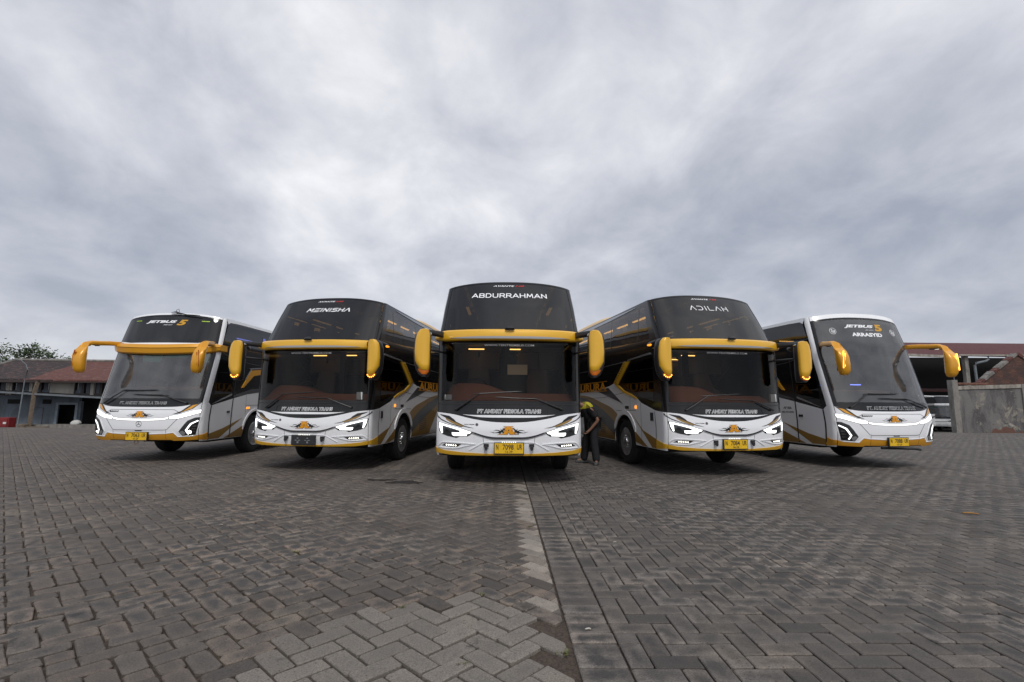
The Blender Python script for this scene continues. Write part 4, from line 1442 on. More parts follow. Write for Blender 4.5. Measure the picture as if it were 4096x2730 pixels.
uw = finish_A(A_ROOT, 'tall coach lettered ABDURRAHMAN on its upper windscreen, the middle one of the line', 'N 7098 UR', '12-29', False)
lettering('coach_name', '', (-.735, .73, 3.268, 3.375), fmap, WTEXT, uw, .004, data=stroke_text('ABDURRAHMAN', .18, 0, .26, STROKES2))
ws = child(A_ROOT, 'windscreen')
MB().box(-.03, .33, .62, .625, 1.86, 2.04).build('paper_notice', PAPER, A_ROOT)
MB().box(-1.10, -.98, .22, .27, 1.40, 1.49, .008).build('toll_device', PAPERW, A_ROOT)
uw = finish_A(A2, 'tall coach lettered MEINISHA on its upper windscreen with a blacked-out number plate', '', '', True)
lettering('coach_name', '', (-.50, .53, 3.275, 3.375), fmap, WTEXT, uw, .004, data=stroke_text('MEINISHA', .2, .25))
uw = finish_A(A4, 'tall coach lettered ADILAH on its upper windscreen, number plate N 7084 UR', 'N 7084 UR', '06-28', False)
lettering('coach_name', '', (-.44, .45, 3.265, 3.375), fmap, WTEXT, uw, .004, data=stroke_text('ADILAH', .13, -.08, .3))
for rt in (A2, A4):
    for c in rt.children:
        if c.name.split('.')[0] == 'mirror':
            sx = 1 if sum((Vector(v) for v in c.bound_box), Vector()).x > 0 else -1
            horn_led_row(c, [(sx * (1.405 + .078 * math.sin(t)), -.240 + .02 * abs(math.sin(t)), 1.905 - .075 * math.cos(t)) for t in np.linspace(-1.1, 1.1, 6)], .011, AMBERHOT)
    MB().box(.95, 1.07, .20, .25, 1.40, 1.55, .006).build('toll_device', PAPERW, rt)


# ------------------------------------------------------------------ white-roofed coach with horn mirrors
def j_mirror(root, sg, lit):
    c = lambda x, y, z: (sg * (x - (.03 if x > 1.3 else 0)), y + (.06 if x > 1.3 else 0), z)
    st = [(c(1.12, .62, 2.70), (0, 0.07, 0), (0, 0, .05)), (c(1.24, .42, 2.695), (sg * .03, 0.055, 0), (0, 0, .052)), (c(1.33, .18, 2.675), (sg * .05, .03, 0), (0, 0, .052)),
          (c(1.38, -.02, 2.655), (sg * .075, .02, 0), (0, 0, .06)), (c(1.40, -.14, 2.61), (sg * .10, .01, 0), (0, .045, .07)), (c(1.40, -.22, 2.50), (sg * .118, 0, 0), (0, .085, .055)),
          (c(1.395, -.25, 2.36), (sg * .125, 0, 0), (0, .10, .02)), (c(1.38, -.255, 2.20), (sg * .122, 0, 0), (0, .10, 0)), (c(1.365, -.25, 2.06), (sg * .11, 0, 0), (0, .09, 0)), (c(1.36, -.24, 1.99), (sg * .085, 0, 0), (0, .07, 0)), (c(1.36, -.235, 1.965), (sg * .05, 0, 0), (0, .04, 0))]
    o = MB().sweep(st, 18, 2.9).build('mirror', AMBERGOLD, root, True, 45)
    # the indicator blades on the outer face
    for k, (w, za_, zb_, dx) in enumerate(((.011, 2.47, 2.11, 0.0), (.008, 2.42, 2.14, -.034))):
        rings = []
        for t in np.linspace(0, 1, 9):
            z = za_ + (zb_ - za_) * t
            x = 1.40 + .030 + dx + .03 * math.sin(t * math.pi * .5)
            p = Vector(c(x, -.25 - .0955, z))
            e = w * (math.sin(math.pi * (.08 + .84 * t)) ** .5)
            rings.append([p + Vector((sg * e, .004, 0)), p + Vector((0, -.007, 0)), p + Vector((-sg * e, .004, 0)), p + Vector((0, .03, 0))])
        MB().loft(rings).build('indicator', AMBERHOT if lit else STRIPERED, o, True)
    MB().box(min(sg * 1.27, sg * 1.37), max(sg * 1.27, sg * 1.37), .02, .2, 2.602, 2.626, .006).build('puddle_light_housing', PLASTIC, o)
    MB().box(min(sg * 1.29, sg * 1.35), max(sg * 1.29, sg * 1.35), .0, .09, 2.594, 2.604, .004).build('puddle_light', PUDDLE, o)
    g = MB().sweep([(c(1.385, -.160, 2.42), (.085, 0, 0), (0, .012, 0)), (c(1.375, -.165, 2.06), (.08, 0, 0), (0, .012, 0))], 14, 3).build('mirror_glass', BLACK, o, True)
    return o


def build_J(double):
    global SK
    SK = S = SKIN_J
    root = empty('coach')
    hd_ = .045 if double else .10
    za = lambda x: 3.37 + 0.105 * (1 - min(abs(x) / 1.25, 1) ** 2.6)
    gt = [(0, .607), (.219, .608), (.617, .624), (.753, .645), (.84, .551), (1.126, .566), (1.2, .60)]
    mk = cr([(0, 1.213), (.476, 1.216), (.793, 1.228), (1.01, 1.269), (1.2, 1.318)], 4)
    fp = patch('front_panel', full(gt + mk[::-1]), fmap, WHITE, root)
    patch('bumper_lip', full([(0, .49), (.575, .495), (.70, .495), (.754, .473), (.943, .478), (1.2, .49)] + gt[::-1]), fmap, AMBERGOLD, root, .008, .014)
    patch('bumper_edge', ribbon([(x, z + .012) for x, z in [(-1.126, .566), (-.84, .551), (-.753, .645), (-.617, .624), (-.219, .608), (.219, .608), (.617, .624), (.753, .645), (.84, .551), (1.126, .566)]], .012), fmap, WHITE, fp, .012, .012)
    MB().loft([[SK.front(u, .49), SK.front(u * .98, .47) + Vector((0, .06, 0)), SK.front(u * .97, .47) + Vector((0, .4, 0))] for u in np.linspace(-1.2, 1.2, 25)], cap=False, closed=False).build('bumper_underside', UNDER, root)
    cw = patch('cowl', full(mk + [(1.2, 1.385), (0, 1.385)]), fmap, BLACK, root)
    # bonnet flap outline and seams
    hx = [(0, .709), (.56, .711), (.622, .725), (.822, .963)]
    hu = [(.853, 1.075), (.80, 1.115), (.723, 1.158), (0, 1.160)]
    patch('seam', ribbon([(-x, z) for x, z in hx[::-1]] + hx[1:], .008), fmap, BTEXT, fp, .0025, .002)
    patch('seam', ribbon([(-x, z) for x, z in hu] + hu[::-1][1:], .008), fmap, BTEXT, fp, .0025, .002)
    for sx in (-1, 1):
        patch('seam', ribbon([(sx * .60, .505), (sx * .60, .715)], .005), fmap, BTEXT, fp, .0095, .001)
    patch('bonnet_catch', [[(-.07, .690), (.07, .690), (.085, .706), (-.085, .706)]], fmap, PLASTIC, fp, .005, .004)
    for sx in (1, -1):
        f_ = (lambda p: p) if sx > 0 else mirror
        wd = [(1.212, 1.160), (1.126, 1.147), (.991, 1.100), (.858, 1.050), (.666, 1.012), (.64, .984), (.67, .955), (.832, .966), (1.055, 1.034), (1.206, 1.090)]
        h = patch('headlight', f_(inset(wd, -.008)), fmap, LAMPDARK, fp, .003, .003)
        patch('light_bar', f_(wd), fmap, LED, h, .007, .004)
        patch('light_divider', f_([(1.12, 1.120), (.86, 1.033), (.86, 1.026), (1.12, 1.110)]), fmap, LAMPDARK, h, .010, .003)
        lp = [(1.21, .993), (1.144, .986), (1.016, .921), (.963, .85), (.856, .678), (.925, .587), (1.032, .592), (1.16, .605), (1.185, .767)]
        patch('lamp_surround', f_(inset(lp, -.018)), fmap, WHITE, fp, .006, .008)
        fl = patch('corner_lamp', f_(lp), fmap, LAMPDARK, fp, .009, .003)
        patch('lamp_inner', f_([(1.19, .90), (1.075, .82), (1.01, .704), (1.05, .628), (1.15, .62), (1.175, .76)]), fmap, BLACK, fl, .012, .002)
        patch('daytime_light', ribbon([(sx * a, b) for a, b in [(1.187, .918), (1.075, .846), (.997, .704), (1.040, .624)]], [.022, .030, .032, .026]), fmap, LED, fl, .016, .005)
        patch('lamp_reflector', f_([(.992, .655), (.965, .60), (.93, .60), (.875, .675), (.93, .69)]), fmap, SILVER, fl, .013, .003)
        for k in range(3):
            patch('lamp_fin', f_([(1.165 - .01 * k, .80 - .06 * k), (1.10 - .01 * k, .795 - .06 * k), (1.10 - .01 * k, .79 - .06 * k), (1.165 - .01 * k, .792 - .06 * k)]), fmap, CHROME, fl, .016, .003)
        st = patch('stripe', [f_([(1.19, 1.312), (1.075, 1.180), (.832, 1.078), (.70, 1.055), (.86, 1.125), (1.01, 1.262), (1.02, 1.272)])], fmap, BTEXT, fp, .003, .002)
        patch('stripe_inlay', [f_([(1.15, 1.285), (1.055, 1.185), (.85, 1.092), (.93, 1.145), (1.06, 1.26)])], fmap, AMBERGOLD, st, .005, .002)
    lc = cr([(-.627, .992), (-.531, .971), (-.291, .956), (0, .952), (.291, .956), (.531, .971), (.627, .992)], 3)
    ld = cr([(.625, .962), (.50, .935), (.25, .923), (0, .921), (-.25, .923), (-.50, .935), (-.625, .962)], 3)
    sh = patch('light_strip_housing', inset(lc + ld, .009 if False else -.008), fmap, LAMPDARK, fp, .003, .003)
    patch('light_strip', lc + ld, fmap, LED, sh, .007, .004)
    emblem(fp, 1.058, 1.0)
    patch('body_script', [ribbon(cr([(-.735 + .215 * t, 1.118 + .013 * math.sin(t * 34) + .004 * math.sin(t * 61)) for t in np.linspace(0, 1, 22)], 2), .012)], fmap, BTEXT, fp, .003, .002, .02, .02)
    patch('body_roundel', [[(-.735 + .02 * math.cos(t), 1.12 + .02 * math.sin(t)) for t in np.linspace(0, 2 * math.pi, 16)[:-1]]], fmap, BTEXT, fp, .004, .002)
    # glass
    if double:
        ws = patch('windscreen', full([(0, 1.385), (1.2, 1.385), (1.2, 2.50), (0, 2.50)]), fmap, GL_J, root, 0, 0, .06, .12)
        top_z = 2.50
        for pl_ in ([(-.36, 2.28), (.06, 2.25), (.10, 2.48), (-.42, 2.48)], [(.12, 2.36), (.66, 2.37), (.70, 2.48), (.12, 2.48)], [(1.02, 2.30), (1.14, 2.24), (1.14, 2.48), (.98, 2.48)]):
            patch('shade_film', [pl_], fmap, GREENFILM, ws, -.02, 0)
        patch('visor_base', full([(0, 2.50), (1.2, 2.50), (1.2, 2.72), (0, 2.72)]), fmap, WHITE, root)
        vz = visor(root, S, 2.425, 2.665, .17, AMBERGOLD, 1.30, 2.55, .07, flat=True)
        patch('visor_strip', full([(0, 2.675), (.8, 2.685), (1.15, 2.735), (1.15, 2.755), (.8, 2.715), (0, 2.705)]), fmap, WHITE, vz, .01, .01)
        u0 = 2.72
        uw = patch('upper_windscreen', full([(0, u0), (1.2, u0)] + [(x, za(x) - hd_) for x in np.linspace(1.2, 0, 12)]), fmap, GL_UP, root, 0, 0, .06, .06)
    else:
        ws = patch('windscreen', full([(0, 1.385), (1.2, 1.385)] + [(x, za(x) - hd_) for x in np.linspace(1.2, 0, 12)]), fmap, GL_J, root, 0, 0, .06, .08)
        uw = patch('windscreen_film', full([(0, 2.74), (.30, 2.74), (.36, 2.64), (.62, 2.64), (.70, 2.80), (1.16, 2.80)] + [(x, za(x) - hd_ - .04) for x in np.linspace(1.16, 0, 12)]), fmap, BTEXT, ws, -.015, 0, .06, .08)
    for q in (1, -1):
        f_ = (lambda p: p) if q > 0 else mirror
        patch('windscreen_seal', [f_([(0, 1.37), (1.2, 1.37)] + ([(1.2, 2.5), (1.145, 2.5)] if double else [(x, za(x) - hd_) for x in np.linspace(1.2, 0, 12)] + [(x, za(x) - hd_ - .04) for x in np.linspace(0, 1.145, 12)]) + [(1.145, 1.41), (0, 1.41)])], fmap, BLACK, ws, .004, .006)
        if double:
            patch('upper_windscreen_seal', [f_([(1.15, 2.72), (1.2, 2.72)] + [(x, za(x) - hd_) for x in np.linspace(1.2, 0, 12)] + [(x, za(x) - hd_ - .035) for x in np.linspace(0, 1.15, 12)])], fmap, BLACK, uw, .004, .006)
    patch('roof_header', full([(x, za(x) - hd_) for x in np.linspace(0, 1.2, 12)] + [(x, za(x) + .001) for x in np.linspace(1.2, 0, 12)]), fmap, WHITE, root)
    rf = roof_shell(root, S, 3.37, .105, S.L, WHITE, .03)
    if double:
        p0 = SK.front(.10, za(.1) - .03)
        wp = MB().sweep([(p0 + Vector((-.09, -.03, .04)), (.03, 0, 0), (0, .02, .01)), (p0 + Vector((.0, -.05, .05)), (.04, 0, 0), (0, .03, .02)), (p0 + Vector((.12, -.04, .02)), (.03, 0, 0), (0, .02, .01))], 10)
        wp.tube([p0 + Vector((.05, -.04, .03)), p0 + Vector((.3, -.05, -.02)), p0 + Vector((.62, -.05, -.035))], [.02, .012, .008], 8)
        wp.build('upper_wiper', PLASTIC, root, True)
        MB().tube([p0 + Vector((-.01, 0, .05)), p0 + Vector((0, 0, .11)), p0 + Vector((.05, 0, .13)), p0 + Vector((.07, 0, .06))], .006, 6).build('aerial', PLASTIC, root, True)
    wiper(root, (-.95, 1.30), (-.50, 1.60), (-.60, 1.585), (.28, 1.60))
    wiper(root, (.95, 1.31), (.40, 1.49), (.55, 1.475), (-.28, 1.50))
    ax, axr = 2.5, 8.5
    for sg in (1, -1):
        mp = smap(sg)
        G = dict(gu=.16, gv=.12)
        wtop = [(.25, 1.32), (.42, 1.32)] + true_side([(.54, 1.25), (1.383, 1.425), (1.96, 1.535), (2.6, 1.60), (4, 1.64), (11.6, 1.66)])
        sp = patch('side_panel', side_outline(wtop, .455, (ax, axr), .6, .25, 11.6), mp, WHITE, root, gu=.09, gv=.12)
        patch('side_lip', [[(.25, .49), (.50, .462), (.50, .655), (.36, .61), (.25, .60)]], mp, AMBERGOLD, sp, .008, .014, .05, .1)
        patch('stripe', [true_side([(.52, .475), (.52, .60), (1.02, .70), (1.83, .93), (1.31, .68), (.95, .475)])], mp, OCHRE, sp, .003, .002, **G)
        arc = [(ax + .602 * math.cos(t), .5 + .602 * math.sin(t)) for t in np.linspace(R(183.5), R(154), 6)]
        patch('stripe', [true_side([(1.13, .465), (1.5, .465)]) + arc + true_side([(1.72, .68)])], mp, OCHRE, sp, .003, .002, **G)
        patch('stripe', [cr([(2.95, .95), (3.6, 1.2), (5, 1.4), (8, 1.5)], 4) + cr([(8, 1.44), (5, 1.25), (3.7, .98), (3.1, .72)], 4)], mp, OCHRE, sp, .003, .002, **G)
        patch('door_gap', [ribbon([(.49, .465), (.50, .9), (.52, 1.25)], .035)], mp, BTEXT, sp, .0095, .002, .3, .2)
        patch('door_gap', [ribbon([(1.33, .465), (1.345, .9), (1.36, 1.43), (1.37, 2.45)], .035)], mp, BTEXT, sp, .005, .002, .3, .2)
        patch('seam', [ribbon([(1.95, 1.02), (1.95, 1.54)], .007)], mp, BTEXT, sp, .004, .001, .3, .2)
        patch('seam', [ribbon([(1.95, 1.25), (3.4, 1.25), (11, 1.25)], .008)], mp, BTEXT, sp, .0045, .001, .3, .2)
        flr = [(ax + .64 * math.cos(t), .5 + .64 * math.sin(t)) for t in np.linspace(R(168), R(12), 19)]
        patch('wheel_arch_trim', ribbon(flr, [.01] + [.06] * 17 + [.01]), mp, WHITE, sp, .014, .016, .06, .06)
        patch('side_marker', [[(1.98, 1.155), (2.14, 1.165), (2.12, 1.205), (2.0, 1.20)]], mp, AMBER, sp, .012, .012)
        MB().box(sg * 1.245, sg * 1.27, 1.16, 1.26, 1.07, 1.12, .006).build('door_handle', PLASTIC, sp)
        patch('skirt_rail', [[(.5, .43), (1.9, .43), (1.9, .462), (.5, .462)]], mp, PLASTIC, sp, -.02, .05, .2, .1)
        # white pillar, black glazing
        pil = [(.25, 1.32), (.40, 1.32), (.40, 2.4)] + true_side([(.78, 2.66), (.97, 3.25)]) + [(.34, 3.38), (.25, 3.38)]
        patch('pillar', pil, mp, WHITE, root, gu=.06, gv=.08)
        gb = wtop[1:] + [(11.6, 2.66)] + true_side([(.78, 2.66)]) + [(.40, 2.4)]
        sb = patch('side_glazing', gb, mp, BLACK, root, gu=.09, gv=.12)
        patch('door_window', [true_side([(.60, 1.32), (1.31, 1.56), (1.31, 2.42), (.78, 2.48)])], mp, GL_SIDE, sb, .003, .002, **G)
        patch('belt_moulding', [true_side([(.56, 1.285), (1.31, 1.50), (1.31, 1.545), (.9, 1.41)])], mp, SILVER, sb, .006, .006, **G)
        patch('belt_moulding', [true_side([(1.40, 1.46), (2.0, 1.56), (3.2, 1.64), (3.2, 1.72), (2.2, 1.68), (1.40, 1.50)])], mp, DARKGREY, sb, .005, .005, **G)
        patch('gold_trim', [true_side([(1.69, 1.70), (2.10, 2.17), (2.55, 2.22), (2.55, 2.08), (2.22, 2.03), (1.78, 1.705)])], mp, AMBERGOLD, sb, .016, .018, **G)
        patch('gold_trim_edge', [true_side([(1.86, 1.93), (2.06, 2.17), (2.0, 2.22), (2.55, 2.27), (2.55, 2.245), (2.12, 2.20)])], mp, SILVER, sb, .012, .014, **G)
        patch('belt_rail', [ribbon(true_side([(.80, 2.52), (1.6, 2.36), (2.42, 2.33), (11.2, 2.30)]), .012)], mp, DARKGREY, sb, .006, .006, .3, .2)
        fe = true_side([(.80, 2.66), (.88, 2.9), (1.03, 3.25)])
        win_top = [(11.4, 3.31)]
        sw = patch('side_window', fe + true_side([(1.12, 3.30), (1.5, 3.315)]) + [(2.6, 3.32), (2.6, 2.66)], mp, GL_SIDE, sb, 0, 0, .1, .1)
        for a, b in ((2.6, 4.3), (4.3, 6.0), (6.0, 7.7), (7.7, 9.4), (9.4, 11.3)):
            patch('side_window', [(a + .015, 2.66), (b - .015, 2.66), (b - .015, 3.32), (a + .015, 3.32)], mp, GL_SIDE, sb, 0, 0, .25, .12)
            patch('window_pillar', [[(a - .015, 2.66), (a + .015, 2.66), (a + .015, 3.32), (a - .015, 3.32)]], mp, BLACK, sb, .0, .003, .1, .12)
        patch('cantrail', [[(.34, 3.38)] + [fe[-1]] + true_side([(1.12, 3.30), (1.5, 3.315)]) + [(2.6, 3.32), (11.6, 3.32), (11.6, 3.39), (.34, 3.39)]], mp, WHITE, root, gu=.09, gv=.05)
        patch('rear_quarter', [[(11.3, 2.66), (11.6, 2.66), (11.6, 3.32), (11.3, 3.32)]], mp, BLACK, sb)
        for y in (ax, axr): arch_liner(root, y, .6, sg * 1.24, sg)
        wheel(root, sg * 1.075, ax, .5, .29, sg)
        wheel(root, sg * 1.06, axr, .5, .32, sg)
        j_mirror(root, sg, not double)
    rear_panel(root, S, .46, 3.39, WHITE)
    MB().box(-.80, .80, 1.2, 11.3, .36, .95).box(-.95, .95, .5, 1.8, .52, .9).box(-1.15, 1.15, 3.2, 7.7, .44, .6).build('underbody', UNDER, root)
    cb = MB().box(-1.18, 1.18, .5, 3.6, .95, 1.0).box(-1.2, 1.2, 4.4, 4.5, 1.0, 2.6)
    if double: cb.box(-1.2, 1.2, .95, 11.3, 2.56, 2.60)
    else: cb.box(-1.2, 1.2, 3.2, 11.3, 2.56, 2.60)
    cb.box(-1.1, 1.1, 11.2, 11.3, 2.6, 3.3).build('cabin', CABIN, root)
    dash(root, S, DASHG, 1.66, 1.60, -.2, 1.05, 1.36)
    MB().box(-1.0, 1.0, .98, 1.12, 1.60, 1.70, .03).build('dashboard_top', DASH, root)
    steering_wheel(root, -.62, 1.25, 1.72)
    seat(root, -.62, 1.9, .98, SEATR)
    seat(root, .45, 2.1, .98, SEATM)
    seat(root, -.2, 3.0, 1.2, SEATM)
    seat(root, .75, 3.0, 1.2, SEATM)
    for k in range(3):
        for x in (-.85, -.4, .4, .85): seat(root, x, 3.6 + k, 2.1, SEATM)
    MB().box(-1.16, -1.10, 1.05, 1.12, 1.35, 2.5).box(1.10, 1.16, 1.05, 1.12, 1.35, 2.5).build('door_post', PLASTIC, root)
    return root


J1 = build_J(True)
cw, ws, uw = child(J1, 'cowl'), child(J1, 'windscreen'), child(J1, 'upper_windscreen')
SPARE = copy_tree(J1)
o = lettering('operator_outline', 'PT. ANDRY FEBIOLA TRANS', (-.55, .53, 1.275, 1.335), fmap, WTEXT, cw, .006, .05, 0)
lettering('operator_name', 'PT. ANDRY FEBIOLA TRANS', (-.545, .525, 1.280, 1.330), fmap, BTEXT, o, .008, .02, 0)
lettering('model_script', 'JETBUS', (-.60, .19, 3.20, 3.285), fmap, WTEXT, uw, .004, .05, .3)
lettering('model_script', 'MHD', (-.13, .10, 3.155, 3.185), fmap, GTEXT, uw, .004, .03, .3)
lettering('model_number', '5', (.20, .46, 3.155, 3.30), fmap, GOLDTEXT, uw, .004, .05, .3)
patch('sticker', [[(-.92, 3.265), (-.76, 3.268), (-.76, 3.285), (-.92, 3.282)]], fmap, simple('lime_sticker', (.35, .55, .02), .4), uw, .004, .002)
patch('sticker', [[(.78, 3.26), (.96, 3.255), (.96, 3.275), (.78, 3.28)]], fmap, MATS['lime_sticker'], uw, .004, .002)
fp = child(J1, 'front_panel')
ring = [(.062 * math.cos(t), .845 + .062 * math.sin(t)) for t in np.linspace(0, 2 * math.pi - .12, 33)]
star = patch('badge', ribbon(ring, .007), fmap, CHROME, fp, .008, .008, .02, .02)
patch('badge_star', [[(0.062 * math.cos(R(90 + 120 * k)), .845 + .062 * math.sin(R(90 + 120 * k))) if j % 2 == 0 else (.009 * math.cos(R(90 + 120 * k + 60)), .845 + .009 * math.sin(R(90 + 120 * k + 60))) for k in range(3) for j in range(2)]], fmap, CHROME, star, .009, .006)
number_plate(J1, .575, -.03, 'N 7063 UR', '07-29', False)
for sx, e in ((1, 1), (-1, 0)):
    p = SK.front(sx * 1.06, .665)
    MB().lathe([(-.03, .006), (-.026, .03 if e else .02), (0, .034 if e else .022), (.01, .034 if e else .022)], p[:], 'y', 20).build('driving_light', simple('driving_light' + str(e), (1, 1, .9), .3, emis=30 if e else 2.5, ecol=(1, .97, .72)), fp, True)
MB().tube([(-.02, .0, .495), (-.06, -.01, .44), (-.045, -.01, .41), (.03, -.01, .41), (.04, -.01, .44), (0, 0, .495)], .008, 6).build('tow_hook', simple('rusty_steel', (.16, .09, .04), .7), J1, True)
MB().box(1.12, 1.14, 2.8, 2.9, 3.02, 3.12, .008).build('blue_lamp', BLUE, J1)
MB().box(.9, .93, 1.9, 2.6, 3.0, 3.025).build('cabin_light', BLUE, J1)
place(J1, -8.285, 10.993, -1.87)
tag(J1, 'white-roofed coach with gold visor and horn mirrors, number plate N 7063 UR', 'coach', 'gold and white coaches lined up in a fan')

J5 = build_J(False)
cw, ws = child(J5, 'cowl'), child(J5, 'windscreen')
o = lettering('operator_outline', 'PT. ANDRY FEBIOLA TRANS', (-.59, .62, 1.250, 1.318), fmap, WTEXT, cw, .006, .05, 0)
lettering('operator_name', 'PT. ANDRY FEBIOLA TRANS', (-.585, .615, 1.256, 1.312), fmap, BTEXT, o, .008, .02, 0)
lettering('model_script', 'JETBUS', (-.50, .29, 3.105, 3.195), fmap, WTEXT, ws, .004, .05, .3)
lettering('model_script', 'SHD', (.02, .26, 3.055, 3.085), fmap, GTEXT, ws, .004, .03, .3)
lettering('model_number', '5', (.31, .52, 3.05, 3.215), fmap, GOLDTEXT, ws, .004, .05, .05)
lettering('coach_name', 'ARRASYID', (-.37, .45, 2.91, 3.00), fmap, WTEXT, ws, .004, .05)
for cx in (-.80, .82):
    rg = [(cx + .072 * math.cos(t), 3.03 + .072 * math.sin(t)) for t in np.linspace(0, 2 * math.pi - .12, 29)]
    rd = patch('roundel', ribbon(rg, .008), fmap, WTEXT, ws, .004, .002, .03, .03)
    patch('roundel_script', [ribbon(cr([(cx - .04, 3.05), (cx - .01, 3.07), (cx - .02, 3.01), (cx + .02, 2.99), (cx + .03, 3.05), (cx + .05, 3.02)], 4), .012)], fmap, WTEXT, rd, .004, .002)
    patch('roundel_script', [ribbon(cr([(cx - .045, 3.01), (cx, 3.03), (cx + .04, 3.0)], 4), .010)], fmap, WTEXT, rd, .005, .002)
sp = [c for c in J5.children if c.name.split('.')[0] == 'side_panel'][1]
mp = smap(-1)
lettering('fleet_number', 'AF 006', (1.50, 1.78, 1.245, 1.305), mp, BTEXT, sp, .003, .02, 0, 1, None, True)
lettering('phone_number', '0822 444 60000', (1.44, 1.84, 1.155, 1.195), mp, BTEXT, sp, .003, .02, 0, 1, None, True)
number_plate(J5, .575, -.03, 'N 7088 UR', '10-29', False)
MB().box(.05, .32, 1.10, 1.13, 1.82, 1.84).build('cabin_light', BLUE, J5)
MB().box(-.95, -.75, 1.10, 1.13, 1.80, 1.815).build('cabin_light', BLUE, J5)
MB().tube([(-.3, .1, .44), (.5, .05, .42), (.62, .05, .40)], .025, 8).build('tow_bar', PLASTIC, J5)
MB().box(-.9, -.5, 2.2, 2.23, 2.98, 3.0).build('cabin_light', STRIP, J5)
place(J5, 8.232, 10.584, 9.37)
tag(J5, 'white-roofed coach lettered ARRASYID on its tall single windscreen', 'coach', 'gold and white coaches lined up in a fan')


# ------------------------------------------------------------------ parked coaches behind the wall
SPARE.location = (36.3, 46.0, gz(46))
SPARE.rotation_euler = (0, 0, R(-52))
tag(SPARE, 'plain white coach parked behind the stained wall, nose toward the yard', 'coach', 'white coaches parked behind the wall')
def descend(o):
    for c in list(o.children):
        yield c
        yield from descend(c)


PLAINW = simple('plain_white_paint', (.70, .71, .72), .4, coat=.3, vary=.2)
for c in list(descend(SPARE)):
    nm = c.name.split('.')[0]
    if nm.startswith('emblem') or nm in ('body_script', 'body_roundel', 'upper_wiper', 'aerial'):
        bpy.data.objects.remove(c)
        continue
    if c.type == 'MESH' and c.data.materials:
        mm = c.data.materials[0]
        new = {AMBERGOLD: PLAINW, WHITE: PLAINW, LED: LAMPDARK, LEDW: LAMPDARK, PUDDLE: LAMPDARK, OCHRE: DARKGREY, AMBER: AMBERLENS, STRIPERED: PLAINW}.get(mm)
        if new:
            c.material_slots[0].link = 'OBJECT'
            c.material_slots[0].material = new
SP2 = copy_tree(SPARE)
SP2.location = (42.0, 48.5, gz(48))
SP2.rotation_euler = (0, 0, R(-52))
SP2['label'] = 'plain white coach parked farther behind the stained wall, half hidden by it'


# ------------------------------------------------------------------ background materials
def plaster(name, col, stain, amount=0.5, scale=0.8, patchc=None):
    m, t, b = new_mat(name)
    g = N(t, 'ShaderNodeTexCoord').outputs['Object']
    st = N(t, 'ShaderNodeMapping', ins={'Vector': g, 'Scale': (1.0, 1.0, 0.35)}).outputs[0]
    a = N(t, 'ShaderNodeTexNoise', ins={'Vector': st, 'Scale': scale * 2, 'Detail': 9.0, 'Roughness': 0.66, 'Distortion': 0.6}).outputs[0]
    f = N(t, 'ShaderNodeTexNoise', ins={'Vector': g, 'Scale': 14.0, 'Detail': 6.0}).outputs[0]
    c = mixc(t, M_(t, 'MULTIPLY', ramp(t, a, [(0.40, 0.0), (0.62, 1.0)]), amount), col, stain)
    if patchc:
        p = N(t, 'ShaderNodeTexNoise', ins={'Vector': g, 'Scale': 1.3, 'Detail': 9.0, 'Roughness': 0.68, 'Distortion': 0.5}).outputs[0]
        c = mixc(t, ramp(t, p, [(0.55, 0.0), (0.60, 1.0)], 'LINEAR'), c, patchc[0])
        c = mixc(t, ramp(t, p, [(0.64, 0.0), (0.66, 1.0)], 'LINEAR'), c, patchc[1])
        sp_ = N(t, 'ShaderNodeSeparateXYZ', ins={0: g})
        p2 = N(t, 'ShaderNodeTexNoise', ins={'Vector': g, 'Scale': 1.8, 'Detail': 5.0, 'Distortion': 0.5}).outputs[0]
        xd = M_(t, 'DIVIDE', M_(t, 'SUBTRACT', sp_.outputs[0], 32.2), 1.7)
        zd = M_(t, 'DIVIDE', M_(t, 'SUBTRACT', sp_.outputs[2], -0.35), 0.55)
        rd_ = M_(t, 'ADD', M_(t, 'ADD', M_(t, 'MULTIPLY', xd, xd), M_(t, 'MULTIPLY', zd, zd)), M_(t, 'MULTIPLY', M_(t, 'SUBTRACT', p2, .5), 5.0))
        low = M_(t, 'LESS_THAN', rd_, 0.6)
        br = N(t, 'ShaderNodeTexBrick', ins={'Vector': N(t, 'ShaderNodeMapping', ins={'Vector': g, 'Rotation': (R(90), 0, 0)}).outputs[0], 'Scale': 4.0, 'Color1': (0.17, 0.07, 0.045, 1), 'Color2': (0.12, 0.055, 0.04, 1), 'Mortar': (0.1, 0.09, 0.08, 1)})
        c = mixc(t, low, c, br.outputs[0])
    c = mixc(t, 0.35, c, mixc(t, 1.0, c, ramp(t, f, [(0.3, 0.5), (0.7, 1.3)], 'LINEAR'), 'MULTIPLY'))
    t.links.new(c, b.inputs['Base Color'])
    b.inputs['Roughness'].default_value = 0.92
    bp = N(t, 'ShaderNodeBump', ins={'Strength': 0.4, 'Distance': 0.02, 'Height': f})
    t.links.new(bp.outputs[0], b.inputs['Normal'])
    return m


